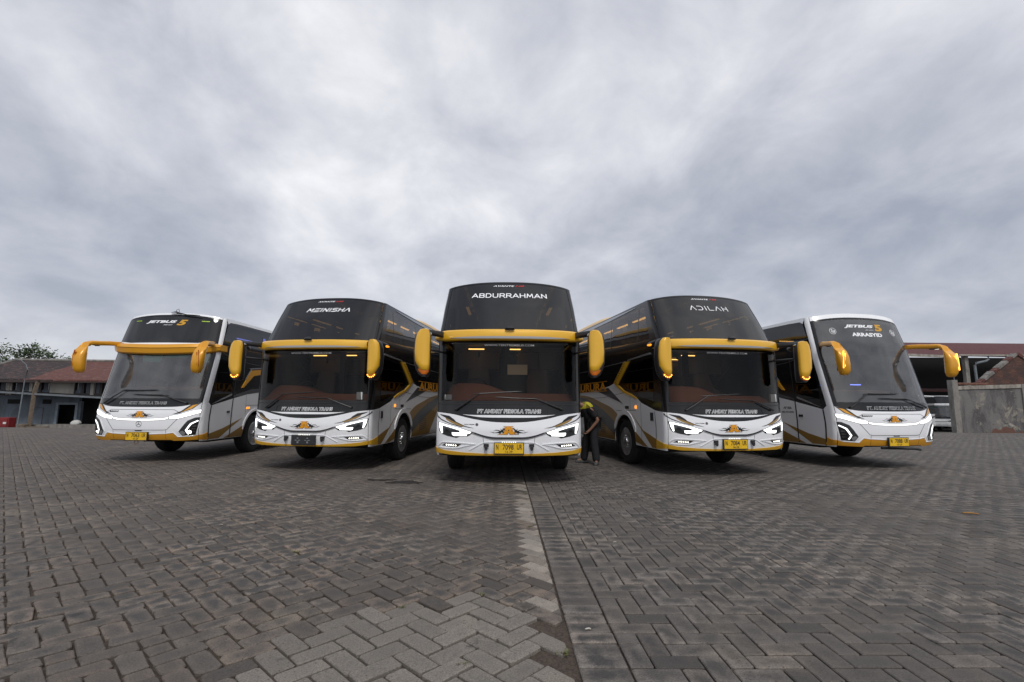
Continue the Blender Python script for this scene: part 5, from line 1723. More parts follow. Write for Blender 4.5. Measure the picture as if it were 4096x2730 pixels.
def tiles(name, c1, c2, c3, amount):
    """clay tile courses: ribs across, weathering in flecks"""
    m, t, b = new_mat(name)
    g = N(t, 'ShaderNodeTexCoord').outputs['Object']
    sp_ = N(t, 'ShaderNodeSeparateXYZ', ins={0: g})
    br = N(t, 'ShaderNodeTexBrick', ins={'Vector': N(t, 'ShaderNodeCombineXYZ', ins={0: sp_.outputs[0], 1: M_(t, 'MULTIPLY', sp_.outputs[1], 1.05)}).outputs[0], 'Scale': 3.2, 'Color1': (*c1, 1), 'Color2': (*c2, 1), 'Mortar': (c1[0] * .4, c1[1] * .4, c1[2] * .4, 1), 'Mortar Size': 0.035, 'Brick Width': 0.75, 'Row Height': 0.9})
    fl = N(t, 'ShaderNodeTexNoise', ins={'Vector': N(t, 'ShaderNodeMapping', ins={'Vector': g, 'Scale': (2.0, 5.0, 5.0)}).outputs[0], 'Scale': 1.2, 'Detail': 5.0, 'Roughness': 0.7}).outputs[0]
    c = mixc(t, M_(t, 'MULTIPLY', ramp(t, fl, [(0.54, 0.0), (0.63, 1.0)]), amount), br.outputs[0], c3)
    t.links.new(c, b.inputs['Base Color'])
    b.inputs['Roughness'].default_value = 0.9
    w = N(t, 'ShaderNodeTexWave', wave_type='BANDS', bands_direction='X', ins={'Vector': g, 'Scale': 1.3})
    bp = N(t, 'ShaderNodeBump', ins={'Strength': 0.6, 'Distance': 0.05, 'Height': w.outputs[0]})
    t.links.new(bp.outputs[0], b.inputs['Normal'])
    return m


ROOF_DARK = tiles('old_roof_tile', (0.020, 0.017, 0.019), (0.035, 0.024, 0.024), (0.20, 0.10, 0.08), .75)
ROOF_RED = tiles('red_roof_tile', (0.125, 0.045, 0.035), (0.095, 0.036, 0.030), (0.25, 0.17, 0.14), .45)
ROOF_MAROON = tiles('maroon_roof', (0.105, 0.034, 0.034), (0.085, 0.028, 0.03), (0.16, 0.08, 0.07), .25)
WALL_W = plaster('white_plaster', (0.46, 0.435, 0.39), (0.25, 0.23, 0.20), .55, .6)
WALL_B = plaster('blue_grey_plaster', (0.13, 0.155, 0.19), (0.07, 0.08, 0.09), .6, .6)
WALL_G = plaster('stained_plaster', (0.175, 0.165, 0.16), (0.065, 0.06, 0.062), .85, .55, ((0.25, 0.23, 0.19), (0.38, 0.37, 0.35)))
CONC = plaster('weathered_concrete', (0.24, 0.225, 0.205), (0.10, 0.095, 0.085), .7, 1.2)
CONCL = plaster('pale_concrete', (0.36, 0.33, 0.29), (0.16, 0.14, 0.12), .7, 1.2)
WOODF = simple('dark_frame', (0.04, 0.028, 0.026), .6)
WINM = simple('dark_window', (0.015, 0.018, 0.022), .08, coat=.5)
CURT = simple('curtain', (0.09, 0.10, 0.115), .8)
DARKIN = simple('dark_interior', (0.006, 0.006, 0.007), .9)  # near-black colour stands in for unlit depth inside openings and under the lean-to
STEELW = simple('painted_steel', (0.16, 0.18, 0.20), .6, vary=.4)
REDM = simple('red_paint', (0.22, 0.015, 0.018), .5, vary=.4, vscale=4)
SACK = simple('white_sack', (0.55, 0.55, 0.53), .8, bump=.5, bscale=12)
TIMB = simple('weathered_timber', (0.17, 0.13, 0.095), .9, vary=.4, vscale=6)


def brick_mat():
    m, t, b = new_mat('old_brick')
    g = N(t, 'ShaderNodeTexCoord').outputs['Object']
    v = N(t, 'ShaderNodeMapping', ins={'Vector': g, 'Rotation': (R(90), 0, 0)}).outputs[0]
    br = N(t, 'ShaderNodeTexBrick', ins={'Vector': v, 'Scale': 3.4, 'Color1': (0.20, 0.085, 0.06, 1), 'Color2': (0.13, 0.06, 0.047, 1), 'Mortar': (0.05, 0.045, 0.04, 1), 'Mortar Size': 0.045, 'Row Height': 0.3, 'Brick Width': 0.85})
    nz = N(t, 'ShaderNodeTexNoise', ins={'Vector': g, 'Scale': 1.6, 'Detail': 7.0}).outputs[0]
    c = mixc(t, ramp(t, nz, [(0.42, 0.6), (0.62, 0.0)]), br.outputs[0], (0.045, 0.035, 0.033))
    t.links.new(c, b.inputs['Base Color'])
    b.inputs['Roughness'].default_value = .95
    bp = N(t, 'ShaderNodeBump', ins={'Strength': .7, 'Distance': .03, 'Height': br.outputs[1]})
    bp.invert = True
    t.links.new(bp.outputs[0], b.inputs['Normal'])
    return m


BRICK = brick_mat()


def slab(poly3, th, name, mat, parent):
    """a planar outline given thickness downwards"""
    m = MB()
    n = len(poly3)
    m.add(list(poly3) + [(x, y, z - th) for x, y, z in poly3], [tuple(range(n)), tuple(range(2 * n - 1, n - 1, -1))] + [(i, (i + 1) % n, (i + 1) % n + n, i + n) for i in range(n)])
    return m.build(name, mat, parent)


# ------------------------------------------------------------------ long two-storey store on the left
B = empty('store_building', (0, 0, 0))
tag(B, 'two-storey store with tiled roof, white upper wall and lean-to front', 'building')
YB = 40.0
G0 = gz(40)
fz = lambda z36: 1.357 + (z36 - 1.357) * YB / 36
# upper wall with window bays (built as separate wall pieces between the openings)
yw = 41.2
kx = yw / 36
kz = lambda z: 1.357 + (z - 1.357) * yw / 36
zb, zt = kz(1.72), kz(2.86)
bays = [(-38.6, -37.05), (-36.72, -35.35), (-35.35, -33.93), (-32.15, -30.85), (-30.85, -29.5), (-28.6, -27.0)]
cur = -50.0
for a, b_ in bays + [(-20.0, -20.0)]:
    a, b_ = a * kx, b_ * kx
    if a > cur + .02:
        MB().box(cur, a, yw, yw + .25, zb, zt).build('upper_wall', WALL_W, B)
    cur = b_
for a, b_ in bays:
    a, b_ = a * kx, b_ * kx
    f = MB()
    w = .07
    f.box(a, b_, yw + .03, yw + .12, zt - .16, zt).box(a, b_, yw + .03, yw + .12, zb, zb + .16)
    for q in (0, .5, 1):
        x = a + (b_ - a) * q
        f.box(max(a, x - w), min(b_, x + w), yw + .02, yw + .12, zb + .16, zt - .16)
    win = f.build('window', WOODF, B)
    MB().box(a + .02, b_ - .02, yw + .14, yw + .16, zb + .1, zt - .1).build('pane', WINM, win)
    for q in (.18, .62):
        MB().box(a + (b_ - a) * q, a + (b_ - a) * (q + .2), yw + .12, yw + .135, zb + .16, zt - .2).build('curtain', CURT, win)
for q in (-37.05, -35.35, -30.85):
    MB().box(q * kx - .05, q * kx + .2, yw - .05, yw + .2, zb, zt).build('pilaster', WALL_W, B)
# roofs
ye, yr = 40.4, 46.0
se, sr = ye / 36, yr / 36
ez = lambda z: 1.357 + (z - 1.357) * se
rz_ = lambda z: 1.357 + (z - 1.357) * sr
P_ = lambda x, z, s, y: (x * s, y, 1.357 + (z - 1.357) * s)
slab([P_(-39.8, 2.86, se, ye), P_(-35.6, 2.9, se, ye), P_(-31.35, 4.20, sr, yr), P_(-36.74, 4.29, sr, yr), P_(-38.9, 3.6, 43 / 36, 43)], .12, 'roof', ROOF_DARK, B)
slab([P_(-35.9, 2.86, se, ye - .12), P_(-24.0, 2.80, se, ye - .12), P_(-24.0, 4.15, sr, yr - .1), P_(-31.4, 4.19, sr, yr - .1)], .12, 'roof', ROOF_RED, B)
MB().tube([P_(-36.8, 4.30, sr, yr), P_(-24, 4.20, sr, yr)], .13, 8).build('roof_ridge', CONC, B)
MB().tube([P_(-36.74, 4.30, sr, yr), P_(-38.9, 3.62, 43 / 36, 43)], .12, 8).build('roof_ridge', CONC, B)
MB().box(-39.5 * se, -24 * se, ye - .1, ye + .04, ez(2.80) - .18, ez(2.80) + .02).build('eave_board', WOODF, B)
# lean-to: sloping edge beam, dark soffit, back wall with door and vents
m = MB()
m.loft([[(-46, 39.6, fz(2.17)), (-46, 39.8, fz(2.17)), (-46, 39.8, fz(2.05)), (-46, 39.6, fz(2.05))], [(-26, 39.6, fz(1.30)), (-26, 39.8, fz(1.30)), (-26, 39.8, fz(1.18)), (-26, 39.6, fz(1.18))]])
m.build('lean_to_beam', STEELW, B)
m = MB()
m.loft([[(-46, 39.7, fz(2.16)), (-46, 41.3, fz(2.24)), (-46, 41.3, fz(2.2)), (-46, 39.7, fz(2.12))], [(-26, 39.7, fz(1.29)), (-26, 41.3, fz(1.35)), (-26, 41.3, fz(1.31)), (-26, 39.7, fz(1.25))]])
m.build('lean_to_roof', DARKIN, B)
kb = 41.4 / 36
wz0, wz1 = G0 - .3, fz(2.1)
d0, d1 = -33.0 * kb, -31.75 * kb
dt = 1.357 + (1.03 - 1.357) * kb
MB().box(-52, d0 - .2, 41.3, 41.55, wz0, wz1).build('lower_wall', WALL_B, B)
MB().box(d1 + .2, d1 + .4, 41.3, 41.55, wz0, dt + .3).build('lower_wall', WALL_B, B)
MB().box(d0 - .2, d1 + .2, 41.3, 41.55, dt, wz1).build('lower_wall', WALL_B, B)
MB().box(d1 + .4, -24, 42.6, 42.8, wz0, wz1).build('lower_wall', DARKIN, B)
fr = MB().box(d0 - .2, d0, 41.2, 41.3, wz0, dt).box(d1, d1 + .2, 41.2, 41.3, wz0, dt).box(d0 - .2, d1 + .2, 41.2, 41.3, dt, dt + .18)
fr.build('door_frame', simple('pale_blue_frame', (.20, .24, .28), .7, vary=.3), B)
MB().box(d0 - 5, d1 + 3, 43.0, 43.1, wz0 - 1, wz1).build('door_opening', DARKIN, B)  # dark sheet painted as the unlit room behind the door
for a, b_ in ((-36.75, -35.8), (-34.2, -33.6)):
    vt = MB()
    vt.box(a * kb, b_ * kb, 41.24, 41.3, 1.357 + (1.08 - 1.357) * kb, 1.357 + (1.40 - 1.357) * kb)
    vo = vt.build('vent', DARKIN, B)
MB().box(-52, -24, 40.0, 41.4, G0 - .4, G0 + .28).build('plinth', CONC, B)
MB().tube([(-34.85 * YB / 36, 39.7, G0 - .2), (-34.75 * YB / 36, 39.7, fz(1.95)), (-34.62 * YB / 36, 39.75, fz(2.8))], [.19, .17, .15], 4).build('post', TIMB, B)
MB().box(-34.3 * YB / 36 - 1.2, -34.3 * YB / 36 + .8, 39.6, 39.8, fz(2.76), fz(2.83)).build('bracket', WOODF, B)

# things standing in front of it
o = MB()
bx0 = -37.0 * 39 / 36
o.box(bx0, bx0 + .82, 38.6, 39.2, gz(39), gz(39) + .8, .03).box(bx0 + .08, bx0 + .74, 38.56, 38.62, gz(39) + .08, gz(39) + .72, .01)
cab = o.build('metal_cabinet', REDM)
MB().box(bx0 + .45, bx0 + .68, 38.53, 38.57, gz(39) + .30, gz(39) + .46, .005).build('white_sticker', PAPERW, cab)
tag(cab, 'red metal cabinet with a white sticker standing before the store', 'cabinet')
r_ = MB()
rx = -38.6 * 39 / 36
for k in range(4):
    r_.tube([(rx + k * .42, 38.9, gz(39)), (rx + k * .42, 38.9, gz(39) + .92)], .025, 6)
for h_ in (.30, .62, .92):
    r_.tube([(rx - .1, 38.9, gz(39) + h_), (rx + 1.4, 38.9, gz(39) + h_)], .025, 6)
tag(r_.build('railing', STEELW), 'low grey pipe railing beside the red cabinet', 'railing')
s_ = MB().sweep([((-31.35 * kb, 40.9, G0 + .27), (.35, 0, 0), (0, .22, 0)), ((-31.33 * kb, 40.9, G0 + .40), (.42, 0, 0), (0, .25, 0)), ((-31.30 * kb, 40.9, G0 + .56), (.30, 0, 0), (0, .18, 0)), ((-31.28 * kb, 40.9, G0 + .64), (.1, 0, 0), (0, .06, 0))], 14, 2.3)
tag(s_.build('sack', SACK, None, True, 60), 'stuffed white sack lying at the store doorway', 'sack')
f_ = MB().tube([(-34.25 * kb, 40.6, G0 + .2), (-34.25 * kb, 40.6, G0 + 1.65), (-33.55 * kb, 40.6, G0 + 1.62), (-33.55 * kb, 40.6, G0 + .2)], .03, 6)
tag(f_.build('pipe_frame', simple('dark_pipe', (.03, .03, .035), .6)), 'thin dark pipe frame standing against the blue-grey wall', 'frame')
lp = MB().tube([(-35.95 * 38 / 36, 38, gz(38)), (-35.85 * 38 / 36, 38, 1.357 + 1.3 * 38 / 36), (-35.72 * 38 / 36, 38, 1.357 + 2.2 * 38 / 36), (-35.9 * 38 / 36, 38, 1.357 + 2.6 * 38 / 36), (-36.3 * 38 / 36, 38, 1.357 + 2.92 * 38 / 36), (-36.8 * 38 / 36, 38, 1.357 + 2.98 * 38 / 36), (-37.4 * 38 / 36, 38, 1.357 + 2.86 * 38 / 36)], [.045, .04, .03, .026, .024, .022, .02], 8)
lamp = lp.build('street_lamp', STEELW, None, True)
MB().sweep([((-37.35 * 38 / 36, 38, 1.357 + 2.87 * 38 / 36), (.04, 0, 0), (0, .08, 0)), ((-37.6 * 38 / 36, 38, 1.357 + 2.80 * 38 / 36), (.05, 0, .0), (0, .1, .03))], 10).build('lamp_head', STEELW, lamp, True)
tag(lamp, 'slender curved lamp pole in front of the tiled roof', 'street lamp')
pl = MB().box(-37.9, -36.3, 38.6, 38.9, gz(39), gz(39) + .12).box(-38.6, -37.9, 38.5, 38.9, gz(39), gz(39) + .3, .04)
tag(pl.build('rubble_heap', TIMB), 'small heap of boards and rubble at the foot of the post', 'rubble')

# ------------------------------------------------------------------ right: wall, gable, open shed
W = empty('boundary_wall', (0, 0, 0))
tag(W, 'stained grey plaster boundary wall with concrete frame and brick showing', 'wall')
yW = 32.0
kw = yW / 20
wzf = lambda z: 1.357 + (z - 1.357) * kw
gw = gz(32) - .06
WX0 = 28.75
top = wzf(2.28)


def wall_panel(x0, x1, zt0, zt1):
    m = MB()
    m.add([(x0, yW, gw), (x1, yW, gw), (x1, yW, zt1), (x0, yW, zt0), (x0, yW + .22, gw), (x1, yW + .22, gw), (x1, yW + .22, zt1), (x0, yW + .22, zt0)], [(0, 1, 2, 3), (5, 4, 7, 6), (3, 2, 6, 7), (0, 4, 5, 1), (0, 3, 7, 4), (1, 5, 6, 2)])
    return m.build('wall_panel', WALL_G, W)


for k in range(4):
    x0 = WX0 + k * 4.55
    wall_panel(x0 + .3, x0 + 4.55, wzf(2.10) + k * .12, wzf(2.13) + (k + 1) * .10)
    m = MB()
    m.box(x0 - .02, x0 + .36, yW - .09, yW + .28, gw, wzf(2.12) + k * .12 + (.42 if k == 0 else .06))
    m.build('wall_post', CONC, W)
m = MB()
m.loft([[(WX0 + .36, yW - .06, wzf(1.99)), (WX0 + .36, yW + .26, wzf(1.99)), (WX0 + .36, yW + .26, wzf(2.14)), (WX0 + .36, yW - .06, wzf(2.14))], [(WX0 + 19, yW - .06, wzf(2.36)), (WX0 + 19, yW + .26, wzf(2.36)), (WX0 + 19, yW + .26, wzf(2.51)), (WX0 + 19, yW - .06, wzf(2.51))]])
m.build('wall_beam', CONCL, W)
cp = MB()
for k in range(9):
    x = WX0 + .55 + k * .22
    cp.sweep([((x, yW + .1, wzf(2.20)), (.13, 0, .03), (0, .2, 0)), ((x + .03, yW + .1, wzf(2.26)), (.10, 0, .03), (0, .18, 0))], 8)
tag(cp.build('roof_tiles', simple('loose_tile', (.17, .075, .05), .9, vary=.5, vscale=5)), 'stacked old clay tiles lying along the stained wall top', 'tiles')
# steel rod and cables at the wall end
cb_ = MB().tube([(WX0 + .25, yW, wzf(2.3)), (WX0 + .22, yW, wzf(3.0)), (WX0 + .15, yW, wzf(3.6))], .022, 6)
tag(cb_.build('steel_rod', STEELW), 'thin steel rod rising from the end of the stained wall', 'rod')

GB = empty('brick_house', (0, 0, 0))
tag(GB, 'old brick gable with crumbling coping behind the boundary wall', 'building')
yG = 34.5
kg = yG / 20
gx = lambda x: x * kg
gzz = lambda z: 1.357 + (z - 1.357) * kg
ap = (gx(20.8), gzz(3.46))
lf = (gx(19.15), gzz(2.24))
rt = (gx(22.6), gzz(2.3))
m = MB()
pg = [(lf[0], gz(34)), (rt[0], gz(34)), rt, ap, lf]
n = len(pg)
m.add([(x, yG, z) for x, z in pg] + [(x, yG + .25, z) for x, z in pg], [tuple(range(n)), tuple(range(2 * n - 1, n - 1, -1))] + [(i, (i + 1) % n, (i + 1) % n + n, i + n) for i in range(n)])
m.build('gable_wall', BRICK, GB)
for (a, b_) in ((lf, ap), (ap, rt)):
    d = Vector((b_[0] - a[0], b_[1] - a[1]))
    L = d.length
    d.normalize()
    nn_ = int(L / .42)
    for k in range(nn_):
        p = Vector(a) + d * (L * k / nn_)
        q = Vector(a) + d * (L * (k + .96) / nn_)
        u = Vector((-d.y, d.x)) * random.uniform(.10, .16)
        w = Vector((-d.y, d.x)) * .05
        c = [(p.x - w.x, yG - .08, p.y - w.y), (q.x - w.x, yG - .08, q.y - w.y), (q.x + u.x, yG - .08, q.y + u.y), (p.x + u.x, yG - .08, p.y + u.y)]
        MB().add(c + [(x, yG + .34, z) for x, y, z in c], [(0, 1, 2, 3), (7, 6, 5, 4), (0, 4, 5, 1), (1, 5, 6, 2), (2, 6, 7, 3), (3, 7, 4, 0)]).build('coping', CONC if k % 3 else ROOF_RED, GB)

H = empty('open_shed', (0, 0, 0))
tag(H, 'big open shed with maroon roof, dark inside, behind the wall', 'building')
ks = 52 / 20
hx = lambda x: x * ks
hz_ = lambda z: 1.357 + (z - 1.357) * ks
gh = gz(52)
slab([(hx(13.0), 52, hz_(3.50)), (hx(27), 52, hz_(3.30)), (hx(27), 58, hz_(3.30) + 2.3), (hx(13.0), 58, hz_(3.50) + 1.9)], .15, 'roof', ROOF_MAROON, H)
m = MB()
m.loft([[(hx(13), 51.9, hz_(3.56)), (hx(13), 52.1, hz_(3.56)), (hx(13), 52.1, hz_(3.44)), (hx(13), 51.9, hz_(3.44))], [(hx(18.4), 51.9, hz_(3.39)), (hx(18.4), 52.1, hz_(3.39)), (hx(18.4), 52.1, hz_(3.29)), (hx(18.4), 51.9, hz_(3.29))]])
m.build('eave_board', CONCL, H)
MB().box(hx(18.4), hx(27), 51.9, 52.1, hz_(3.38), hz_(3.44)).build('gutter', CONCL, H)
for x in (14.0, 18.82, 21.6, 24.5):
    MB().box(hx(x) - .2, hx(x) + .2, 52.3, 52.7, gh - .5, hz_(3.40)).build('post', CONC, H)
MB().tube([(hx(19.62), 52.0, hz_(3.36)), (hx(19.62), 52.0, hz_(3.24)), (hx(19.5), 52.0, hz_(3.17)), (hx(19.1), 52.0, hz_(3.08)), (hx(19.02), 52.0, hz_(3.0)), (hx(19.1), 52.0, gh)], .12, 8).build('drain_pipe', STEELW, H, True)
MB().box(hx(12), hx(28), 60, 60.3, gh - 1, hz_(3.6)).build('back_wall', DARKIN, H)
MB().box(hx(12) - .3, hx(12), 52, 60, gh - 1, hz_(3.5)).build('side_wall', CONC, H)
slab([(hx(14), 56, hz_(1.98)), (hx(22), 56, hz_(1.98)), (hx(22), 57.5, hz_(2.10)), (hx(14), 57.5, hz_(2.10))], .1, 'inner_roof', ROOF_MAROON, H)


# ------------------------------------------------------------------ trees
def leaf_mat(name, c1, c2):
    m, t, b = new_mat(name)
    oi = N(t, 'ShaderNodeAttribute', attribute_name='tone')
    c = mixc(t, oi.outputs['Fac'], c1, c2)
    t.links.new(c, b.inputs['Base Color'])
    b.inputs['Roughness'].default_value = .55
    b.inputs['Transmission Weight'].default_value = 0.0
    return m


LEAF = leaf_mat('leaf', (.022, .045, .014), (.07, .115, .035))
BARK = simple('bark', (.07, .055, .042), .95, vary=.4, vscale=5, bump=.6, bscale=14)


def tree(name, label, base, tips, leaf_r, n_leaf, size):
    """trunk and limbs to the given crown tips, leaves in clumps round the outer twigs"""
    rt_ = empty(name, base)
    tk = MB()
    h = max(t[2] for t in tips)
    tk.tube([(0, 0, 0), (.15, .1, h * .3), (.0, 0, h * .5)], [h * .03, h * .024, h * .018], 8)
    LV, LF, LT = [], [], []
    rr = random.Random(5)
    for (tx, ty, tz, cr_) in tips:
        st_ = Vector((0, 0, h * rr.uniform(.3, .5)))
        tip = Vector((tx, ty, tz))
        mid = st_.lerp(tip, .5) + Vector((rr.uniform(-.3, .3), rr.uniform(-.3, .3), rr.uniform(.1, .5)))
        tk.tube([st_, mid, tip], [h * .012, h * .008, h * .003], 6)
        for q in range(7):
            tw = tip + Vector((rr.gauss(0, 1), rr.gauss(0, 1), rr.gauss(.1, .6))) * cr_ * .6
            tk.tube([mid.lerp(tip, rr.uniform(.3, .9)), tw], [h * .004, .01], 4)
            for k in range(n_leaf):
                p = tw + Vector((rr.gauss(0, 1), rr.gauss(0, 1), rr.gauss(0, .6))) * leaf_r
                a = Vector((rr.gauss(0, 1), rr.gauss(0, 1), rr.gauss(0, .5))).normalized()
                b_ = a.cross(Vector((rr.gauss(0, 1), rr.gauss(0, 1), rr.gauss(0, 1)))).normalized()
                s1 = size * rr.uniform(.6, 1.3)
                i = len(LV)
                LV += [(p - a * s1)[:], (p + b_ * s1 * .4 + a * s1 * .1)[:], (p + a * s1)[:], (p - b_ * s1 * .4 + a * s1 * .1)[:]]
                LF.append((i, i + 1, i + 2, i + 3))
                LT += [rr.random()] * 4
    tk.build('trunk', BARK, rt_, True)
    me = bpy.data.meshes.new('crown')
    me.from_pydata(LV, [], LF)
    me.attributes.new('tone', 'FLOAT', 'POINT').data.foreach_set('value', LT)
    link('crown', me, LEAF, rt_)
    tag(rt_, label, 'tree')
    return rt_


tg = gz(58)
kt = 58 / 36
tz_ = lambda z: 1.357 + (z - 1.357) * kt - tg
tx_ = lambda x: x * kt + 58.5
tree('leafy_tree', 'broad leafy tree rising behind the dark tiled roof of the store', (-58.5, 58, tg),
     [(tx_(-38.0), 0, tz_(4.95), .9), (tx_(-37.3), .5, tz_(4.45), 1.2), (tx_(-36.7), 0, tz_(4.75), 1.0), (tx_(-36.0), .6, tz_(4.85), .9), (tx_(-35.5), 0, tz_(5.12), .8), (tx_(-35.1), .3, tz_(4.65), 1.1), (tx_(-34.5), 0, tz_(4.5), 1.0), (tx_(-38.4), 0, tz_(4.3), 1.2), (tx_(-35.9), .4, tz_(4.4), 1.1), (tx_(-39.5), .4, tz_(4.8), 1.1), (tx_(-37.6), .4, tz_(4.05), 1.2)], .42, 24, .17)
tree('leafy_tree', 'low rounded treetop showing just above the roof ridge', (-54.3, 59, gz(59)),
     [(-.5, 0, tz_(4.2), .5), (.3, .2, tz_(4.28), .5), (.9, 0, tz_(4.15), .4), (0, .5, tz_(4.0), .6)], .35, 24, .14)


# ------------------------------------------------------------------ the person between two coaches
def skin_mesh(name, verts, edges, radii, mat, parent, root=0, lv=2):
    me = bpy.data.meshes.new(name)
    me.from_pydata(verts, edges, [])
    o = link(name, me, mat, parent)
    md = o.modifiers.new('skin', 'SKIN')
    md.use_smooth_shade = True
    for i, r in enumerate(radii):
        sv = me.skin_vertices[0].data[i]
        sv.radius = r if isinstance(r, tuple) else (r, r)
        sv.use_root = (i == root)
    sb_ = o.modifiers.new('sub', 'SUBSURF')
    sb_.levels = lv
    sb_.render_levels = lv
    return o


PX, PY = 1.80, 11.25
person = empty('person', (PX, PY, 0))
tag(person, 'person in black trousers and yellow and black shirt bending between two coaches', 'person')
SKINM = simple('skin_tone', (.22, .11, .07), .55, bump=.1, bscale=80)
TROU = simple('black_trousers', (.010, .011, .014), .85, bump=.5, bscale=9)
SHOE = simple('grey_shoe', (.07, .07, .072), .7)
HAIR = simple('dark_hair', (.012, .010, .009), .6)
m, t, b = new_mat('two_tone_shirt')
g = N(t, 'ShaderNodeTexCoord').outputs['Object']
sx_ = N(t, 'ShaderNodeSeparateXYZ', ins={0: g})
nz = N(t, 'ShaderNodeTexNoise', ins={'Vector': g, 'Scale': 6.0}).outputs[0]
yk = M_(t, 'GREATER_THAN', M_(t, 'ADD', M_(t, 'ADD', sx_.outputs[2], M_(t, 'MULTIPLY', sx_.outputs[0], -0.25)), M_(t, 'MULTIPLY', nz, .03)), 1.29)
t.links.new(mixc(t, yk, (.014, .014, .017), (.42, .38, .025)), b.inputs['Base Color'])
b.inputs['Roughness'].default_value = .85
SHIRT = m
# local coordinates: x right, y away; the person faces -x
J = {'pel': (.04, 0, .93), 'bel': (0, 0, 1.05), 'che': (-.07, 0, 1.24), 'neck': (-.22, 0, 1.33), 'head': (-.40, -.01, 1.34), 'crn': (-.47, -.01, 1.33),
     'shL': (-.06, -.19, 1.27), 'elL': (.13, -.26, .98), 'wrL': (-.05, -.24, .77), 'haL': (-.10, -.23, .72),
     'shR': (-.14, .19, 1.25), 'elR': (-.24, .24, .98), 'wrR': (-.36, .12, .80), 'haR': (-.40, .09, .76),
     'hpL': (.06, -.10, .90), 'knL': (.05, -.13, .50), 'anL': (.10, -.16, .09), 'toL': (.06, -.27, .04),
     'hpR': (.03, .10, .90), 'knR': (-.08, .16, .50), 'anR': (-.14, .20, .09), 'toR': (-.30, .19, .04)}
RAD = {'pel': .11, 'bel': .10, 'che': .10, 'neck': .05, 'head': .088, 'crn': .07, 'shL': .05, 'elL': .043, 'wrL': .030, 'haL': .03, 'shR': .05, 'elR': .043, 'wrR': .030, 'haR': .03,
       'hpL': .085, 'knL': .058, 'anL': .04, 'toL': .035, 'hpR': .085, 'knR': .058, 'anR': .04, 'toR': .035}
E_ = [('pel', 'bel'), ('bel', 'che'), ('che', 'neck'), ('neck', 'head'), ('head', 'crn'), ('che', 'shL'), ('shL', 'elL'), ('elL', 'wrL'), ('wrL', 'haL'), ('che', 'shR'), ('shR', 'elR'), ('elR', 'wrR'), ('wrR', 'haR'), ('pel', 'hpL'), ('hpL', 'knL'), ('knL', 'anL'), ('anL', 'toL'), ('pel', 'hpR'), ('hpR', 'knR'), ('knR', 'anR'), ('anR', 'toR')]
kk_ = list(J)
V_ = [J[k] for k in kk_]
RR = [RAD[k] for k in kk_]
EE = [(kk_.index(a), kk_.index(c)) for a, c in E_]
for side in ('L', 'R'):       # five fingers on each hand
    h = Vector(J['ha' + side])
    d = (h - Vector(J['wr' + side])).normalized()
    sd_ = Vector((0, 1, 0))
    fwd = d.cross(sd_).normalized()
    for k, (off, ln) in enumerate(((-.028, .060), (-.010, .070), (.009, .066), (.026, .052))):
        i = len(V_)
        p1 = h + sd_ * off + d * .035
        p2 = p1 + d * ln * .5 - fwd * .012
        p3 = p2 + d * ln * .4 - fwd * .03
        V_ += [p1[:], p2[:], p3[:]]
        RR += [.011, .009, .007]
        EE += [(kk_.index('ha' + side), i), (i, i + 1), (i + 1, i + 2)]
    i = len(V_)
    q1 = h - sd_ * .03 - fwd * .02
    V_ += [q1[:], (q1 + d * .04 - fwd * .02)[:]]
    RR += [.012, .009]
    EE += [(kk_.index('ha' + side), i), (i, i + 1)]
body = skin_mesh('body', V_, EE, RR, SKINM, person)
sk = ['pel', 'bel', 'che', 'neck', 'shL', 'elL', 'shR', 'elR']
sp_pos = {'elL': Vector(J['shL']).lerp(Vector(J['elL']), .86)[:], 'elR': Vector(J['shR']).lerp(Vector(J['elR']), .86)[:], 'neck': Vector(J['che']).lerp(Vector(J['neck']), .7)[:]}
srad = {'pel': .165, 'bel': .165, 'che': .17, 'neck': .115, 'shL': .10, 'elL': .085, 'shR': .10, 'elR': .085}
skin_mesh('shirt', [sp_pos.get(k, J[k]) for k in sk], [(0, 1), (1, 2), (2, 3), (2, 4), (4, 5), (2, 6), (6, 7)], [srad[k] for k in sk], SHIRT, person)
tk_ = ['pel', 'hpL', 'knL', 'anL', 'hpR', 'knR', 'anR']
trd = {'pel': .155, 'hpL': .118, 'knL': .098, 'anL': .088, 'hpR': .118, 'knR': .098, 'anR': .088}
J2 = dict(J)
for q in ('anL', 'anR'): J2[q] = (J[q][0], J[q][1], .035)
skin_mesh('trousers', [J2[k] for k in tk_], [(0, 1), (1, 2), (2, 3), (0, 4), (4, 5), (5, 6)], [trd[k] for k in tk_], TROU, person)
for sdn in ('L', 'R'):
    a, t_ = Vector(J['an' + sdn]), Vector(J['to' + sdn])
    d = Vector((t_.x - a.x, t_.y - a.y, 0)).normalized()
    w = Vector((-d.y, d.x, 0))
    g0 = Vector((a.x, a.y, 0))
    MB().sweep([(g0 - d * .09 + Vector((0, 0, .035)), w * .035, (0, 0, .033)), (g0 - d * .04 + Vector((0, 0, .05)), w * .045, (0, 0, .05)), (g0 + d * .08 + Vector((0, 0, .04)), w * .048, (0, 0, .04)), (g0 + d * .16 + Vector((0, 0, .03)), w * .04, (0, 0, .03)), (g0 + d * .19 + Vector((0, 0, .02)), w * .02, (0, 0, .018))], 12).build('shoe', SHOE, person, True)
hd_c = Vector(J['head']) + Vector((-.02, 0, .02))
MB().sweep([(hd_c + Vector((.07, 0, .03)), (0, .075, 0), (.02, 0, .07)), (hd_c + Vector((0, 0, .05)), (0, .098, 0), (.01, 0, .075)), (hd_c + Vector((-.07, 0, .04)), (0, .085, 0), (0, 0, .06)), (hd_c + Vector((-.11, 0, .02)), (0, .05, 0), (0, 0, .03))], 12).build('hair', HAIR, person, True)
